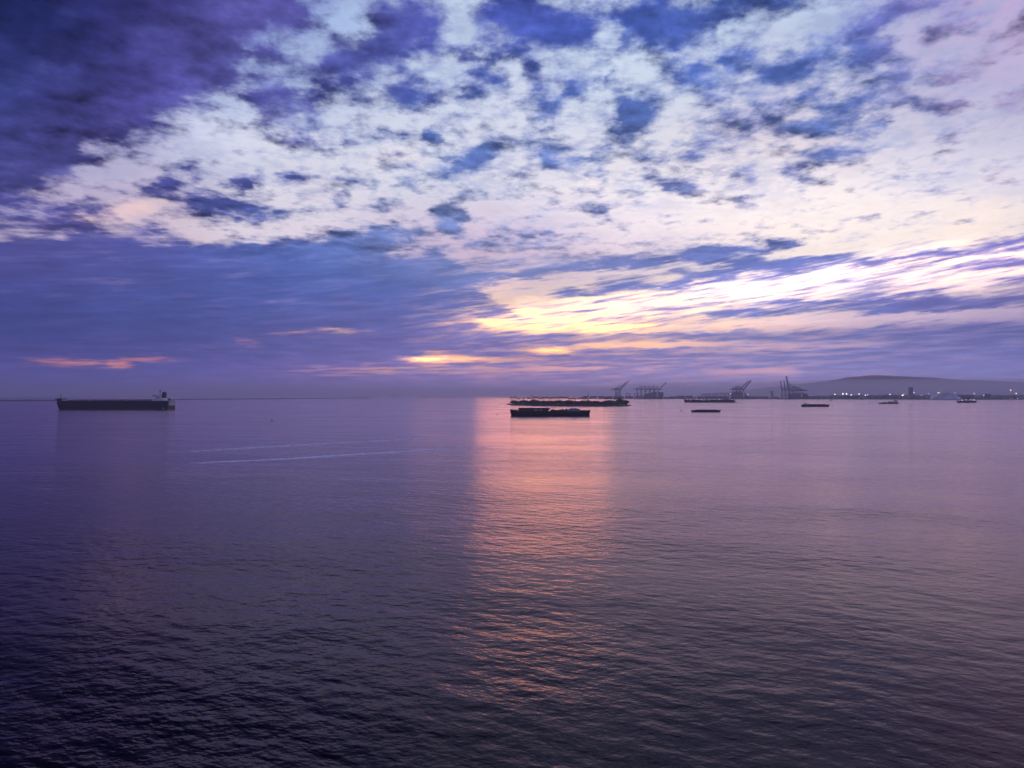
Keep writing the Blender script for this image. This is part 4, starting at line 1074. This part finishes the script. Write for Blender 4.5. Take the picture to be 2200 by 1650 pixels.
for i, px in enumerate(PALM_X):
    p = isl_front(px); y = p.y + rnd.uniform(30, 74) * min(1, max(.2, (px - 1088) / 24)); mp = y / F
    cy = 854.2 + rnd.uniform(-1.7, 2.2) + (-1.2 if 1195 < px < 1250 and rnd.random() < .4 else 0)
    if i in (16, 30): cy -= 2.2
    if px > 1290: cy = 854.6 + rnd.uniform(-.9, 1.6)
    zt = H - (cy - 850.06) * mp; zb = 4.2
    o = thing('palm_tree', 'slim palm tree on the island, %s from the left' % ordinal(i + 1), 'palm', ((px - 1100) / F * y, y, zb), rnd.uniform(0, 6.28), 'palm trees on the island')
    lean = rnd.uniform(-.5, .5); hh = zt - zb
    MB().tube((0, 0, -.4), (lean * .4, 0, hh * .5), .36, .28, 6).tube((lean * .4, 0, hh * .5 - .05), (lean, 0, hh), .24, .2, 6).build('trunk', M['trunk'], o)
    put('crown', palm_crowns[i % 4], None, o, (lean, 0, hh))

# island mast, buildings and lamps
def lattice_mast(px, D, z0, top_py, w, label, name='lattice_mast'):
    zt = H - (top_py - 850.06) * D / F
    o = thing(name, label, 'mast', at_depth(px, D, z0)); mb = MB()
    hh = zt - z0
    for a in range(3):
        t = a * 2.094; MB().bar((math.cos(t) * w, math.sin(t) * w, 0), (math.cos(t) * w * .3, math.sin(t) * w * .3, hh), .28).build('leg', M['steel'], o)
    for q in range(14):
        f_ = q / 14; g_ = (q + 1) / 14
        for a in range(3):
            t = a * 2.094; t2 = (a + 1) * 2.094; w0 = w * (1 - .7 * f_); w1 = w * (1 - .7 * g_)
            mb.bar((math.cos(t) * w0, math.sin(t) * w0, hh * f_), (math.cos(t2) * w1, math.sin(t2) * w1, hh * g_), .14)
    mb.build('bracing', M['steel'], o)
    return o
Dm = isl_front(1264).y
lattice_mast(1264, Dm + 60, 4.2, 842.5, 1.6, 'tall thin lattice mast rising from the right half of the island')
def hut(px, back, w, d, hh, label, m='cream'):
    p = isl_front(px); y = p.y + back
    o = thing('island_building', label, 'building', (p.x * y / p.y, y, 4.4), 0)
    wl = MB().box(-w / 2, w / 2, 0, d, 0, hh).build('wall', M[m], o)
    MB().box(-w / 2 - .3, w / 2 + .3, -.3, d + .3, hh + .02, hh + .5).build('roof', M['steel'], o)
    windows(o, wl, -w / 2 + .5, w / 2 - .5, 0, hh * .45, max(2, int(w / 3)), 1.2, 1.1)
    MB().box(-w * .1 - .5, -w * .1 + .5, -.1, -.01, 0, 2.1).build('door', M['box_g'], wl)
hut(1264.5, 34, 5, 6, 11, 'narrow pink-lit tower house at the foot of the island mast')
hut(1150, 50, 14, 8, 5, 'low pale building behind trees in the left half of the island')
hut(1222, 46, 18, 9, 6.5, 'low pale building behind trees in the middle of the island')
hut(1300, 50, 12, 8, 5, 'low pale building behind trees in the right half of the island', 'concrete')

def lamp(px, py, D, r, m, label, group, base=3.0, name='yard_lamp'):
    z = H - (py - 850.06) * D / F
    o = thing(name, label, 'lamp', at_depth(px, D, base), 0, group)
    MB().tube((0, 0, 0), (0, 0, z - base), .35, .2, 6).build('mast', M['steel'], o)
    MB().dome((0, -.2, z - base), r, r, 10, 5, -1.5).build('lamp_head', M[m], o)
for i, (x, y_) in enumerate([(1132, 859.4), (1136.6, 859.2), (1202.6, 859.6), (1213, 860), (1216.4, 859.6), (1225, 860.4), (1240, 861), (1245, 860.6), (1263.6, 854.6), (1267, 858.6)]):
    lamp(x, y_, isl_front(x).y + 28, .55, 'lamp_p', 'small pinkish lamp among the island trees, %s from the left' % ordinal(i + 1), 'lamps on the palm island', 4.2, 'island_lamp')
SHORE_L = [(1765, 847.2, 1.3, 'w'), (1793.5, 847.2, 2.1, 'w'), (1811, 846.2, 2.3, 'w'), (1818.7, 846.2, 2.5, 'w'), (1828.5, 848.4, 1.9, 'w'), (1845.7, 846.6, 2.0, 'w'), (1859, 849, 1.8, 'w'), (1864, 848.2, 1.3, 'w'), (1880.6, 847.6, 1.0, 'w'),
           (1761, 855, 1.4, 'o'), (1912, 847.4, 1.6, 'w'), (1938.6, 849.4, 2.3, 'w'), (1941.2, 847.6, 1.5, 'o'), (1963.4, 843.4, 1.3, 'w'), (1979.6, 849, 1.0, 'w'), (1994.4, 845.4, 1.2, 'w'), (2015, 843.8, 1.7, 'o'), (2018, 843, 1.3, 'o'), (2052, 844.6, 1.0, 'w'),
           (2072, 844.8, 1.0, 'w'), (2093, 845.2, 1.7, 'o'), (2114, 849.8, 1.4, 'w'), (2121, 849.2, 1.5, 'w'), (2171.2, 838.4, 2.1, 'o'), (2183, 845.2, 2.2, 'o'), (2166, 856, .9, 'w'), (2172, 855.6, 1.0, 'w'), (2186, 856.4, .9, 'w'),
           (1570, 846, 1.5, 'w'), (1606.6, 847.4, 1.8, 'w'), (1653, 849.4, 1.0, 'w'), (1694, 848.8, 1.0, 'w'), (1742, 849, .9, 'w'), (1215.5, 844.4, .8, 'w'), (1232, 844.6, .8, 'w')]
SHORE_L.sort(); nw = no = 0
for (x, y_, r, c) in SHORE_L:
    if x < 1300: D_ = 5600
    elif x < 1755: D_ = 5030
    else: D_ = 4640
    if c == 'w': nw += 1; lb = 'white point of lamplight in the far port, %s white one from the left' % ordinal(nw)
    else: no += 1; lb = 'orange point of lamplight in the far port, %s orange one from the left' % ordinal(no)
    lamp(x, y_, D_, r * 1.5, 'lamp_' + c, lb, 'lamps of the far port', 3.0)

# trees on the far shore
fs_x = [1500, 1620, 1668, 1750] + [1756 + i * 9.5 + rnd.uniform(-3, 3) for i in range(46)]
for i, px in enumerate(fs_x):
    if 2000 < px < 2062: continue
    Dd = 4560 + rnd.uniform(0, 60) if px > 1755 else 5000
    s = rnd.uniform(1.3, 2.2)
    bushy_tree(at_depth(px, Dd, 2.6), s, rnd.uniform(1.0, 1.7), i, 'dark tree on the far shore, %s from the left' % ordinal(i + 1), 'trees along the far shore')
bushy_tree(at_depth(2118, 4600, 14), 1.9, 2.6, 1, 'tall round tree standing above the right shore, left of a pair', 'pair of tall round trees above the right shore')
bushy_tree(at_depth(2124.5, 4600, 14), 1.8, 2.6, 2, 'tall round tree standing above the right shore, right of a pair', 'pair of tall round trees above the right shore')

# ------------------------------------------------------------------ breakwaters
def breakwater(pts, label, wd=9.0, top=2.4):
    mb = MB(); rn = random.Random(len(label)); P_ = []
    for (a, b_) in zip(pts[:-1], pts[1:]):
        A, B_ = ground(*a), ground(*b_)
        n = max(6, int((B_ - A).length / 30))
        P_ += [A.lerp(B_, i / n) for i in range(n)]
    P_.append(ground(*pts[-1])); vs = []
    for p in P_:
        t = top * rn.uniform(.8, 1.15)
        vs += [(p.x, p.y - wd, -.5), (p.x, p.y - wd * .35, t), (p.x, p.y + wd * .35, t * rn.uniform(.9, 1.1)), (p.x, p.y + wd, -.5)]
    fs = [(i * 4 + k, (i + 1) * 4 + k, (i + 1) * 4 + k + 1, i * 4 + k + 1) for i in range(len(P_) - 1) for k in range(3)]
    fs += [(0, 1, 2, 3), tuple((len(P_) - 1) * 4 + k for k in (3, 2, 1, 0))]
    o = thing('breakwater', label, 'breakwater', P_[0])
    c = MB().add([(v[0] - P_[0].x, v[1] - P_[0].y, v[2]) for v in vs], fs).build('rock_mound', M['rock'], o)
    return o
breakwater([(-500, 865.6), (0, 861.6), (400, 858.6), (620, 856.9), (800, 855.4)], 'long low breakwater at the left horizon behind the bulk carrier', 10, 4.4)
breakwater([(903, 854.0), (1000, 853.6), (1095, 853.3), (1240, 853.1)], 'low breakwater at the middle horizon left of the island', 14, 4.2)
lt = thing('breakwater_light', 'small light tower on the left end of the middle breakwater', 'lighthouse', ground(908, 854.0) + Vector((0, 0, 4)))
MB().box(-9, 9, -6, 6, -3, 5).build('base', M['concrete'], lt); MB().tube((0, 0, 5.02), (0, 0, 24), 3.2, 2.2, 10).build('tower', M['white'], lt)
MB().tube((0, 0, 24.02), (0, 0, 28), 1.8, 1.8, 10).build('lantern', M['glass'], lt)

# ------------------------------------------------------------------ mooring buoys
for (x, y_, r, lb) in [(584, 903.4, .75, 'small dark mooring buoy alone on the left water above the wakes'), (889.5, 877.2, .8, 'tiny dark buoy at the left edge of the orange reflection'),
                       (1068, 890.6, .95, 'dark mooring buoy left of the large black barge'), (1464, 883.2, 1.1, 'dark mooring buoy left of the narrow black barge'),
                       (1710, 873.2, 1.3, 'dark mooring buoy left of the barge with the cabin'), (1789.5, 872.8, 1.0, 'dark mooring buoy right of the barge with the cabin'), (1845.4, 870.6, 1.3, 'dark buoy between the cabin barge and the work boat')]:
    p = ground(x, y_)
    o = thing('mooring_buoy', lb, 'buoy', p, 0, 'mooring buoys')
    MB().tube((0, 0, -.4), (0, 0, .55 * r), r * 1.3, r * 1.25, 14).build('float', M['buoy'], o)
    MB().tube((0, 0, .55 * r + .01), (0, 0, .95 * r), r * .8, r * .45, 12).build('cone', M['buoy'], o)
    MB().tube((-.25 * r, 0, .96 * r), (.25 * r, 0, 1.3 * r), .1, .1, 6).build('shackle', M['steel'], o)

# ------------------------------------------------------------------ boat wakes
def wake(pts, wpx, label, seed, dens):
    rn = random.Random(seed); mb = MB()
    xs = [p[0] for p in pts]; ys = [p[1] for p in pts]
    x = xs[0]
    while x < xs[-1]:
        y_ = float(np.interp(x, xs, ys)); dn_ = float(np.interp(x, xs, dens)); p = ground(x, y_); mp = p.y / F
        for _ in range(3):
            if rn.random() < dn_:
                spread_ = wpx * p.y * p.y / (H * F)
                c = p + Vector((rn.uniform(-.8, .8), rn.gauss(0, .28) * spread_, .02 + rn.random() * .02))
                L = rn.uniform(.4, 2.4); wd = rn.uniform(.10, .55); a = rn.uniform(-.25, .25) + .1
                ca, sa = math.cos(a), math.sin(a); k_ = 7; top = []; bot = []
                for q in range(k_):
                    t = 2 * math.pi * q / k_; rr = rn.uniform(.6, 1.15); u, w = math.cos(t) * L * rr, math.sin(t) * wd * rr
                    top.append((c.x + u * ca - w * sa, c.y + u * sa + w * ca, c.z + .05)); bot.append((c.x + u * 1.1 * ca - w * 1.1 * sa, c.y + u * 1.1 * sa + w * 1.1 * ca, -.02))
                mb.add(top + bot, [tuple(range(k_))] + [(q, q + k_, (q + 1) % k_ + k_, (q + 1) % k_) for q in range(k_)])
        x += .45
    o = mb.build('boat_wake', M['foam']); return tag(o, label, 'wake', kind='stuff')
wake([(400, 970.4), (520, 963.4), (700, 953), (860, 945), (940, 941)], 1.3, 'upper of two thin foam trails left by a boat on the left water', 1, [.0, .08, .16, .09, .0])
wake([(400, 995.5), (450, 993.5), (600, 987), (760, 976.5), (900, 968.2), (1060, 961)], 1.9, 'lower of two thin foam trails left by a boat on the left water', 2, [.0, .07, .2, .24, .1, .0])
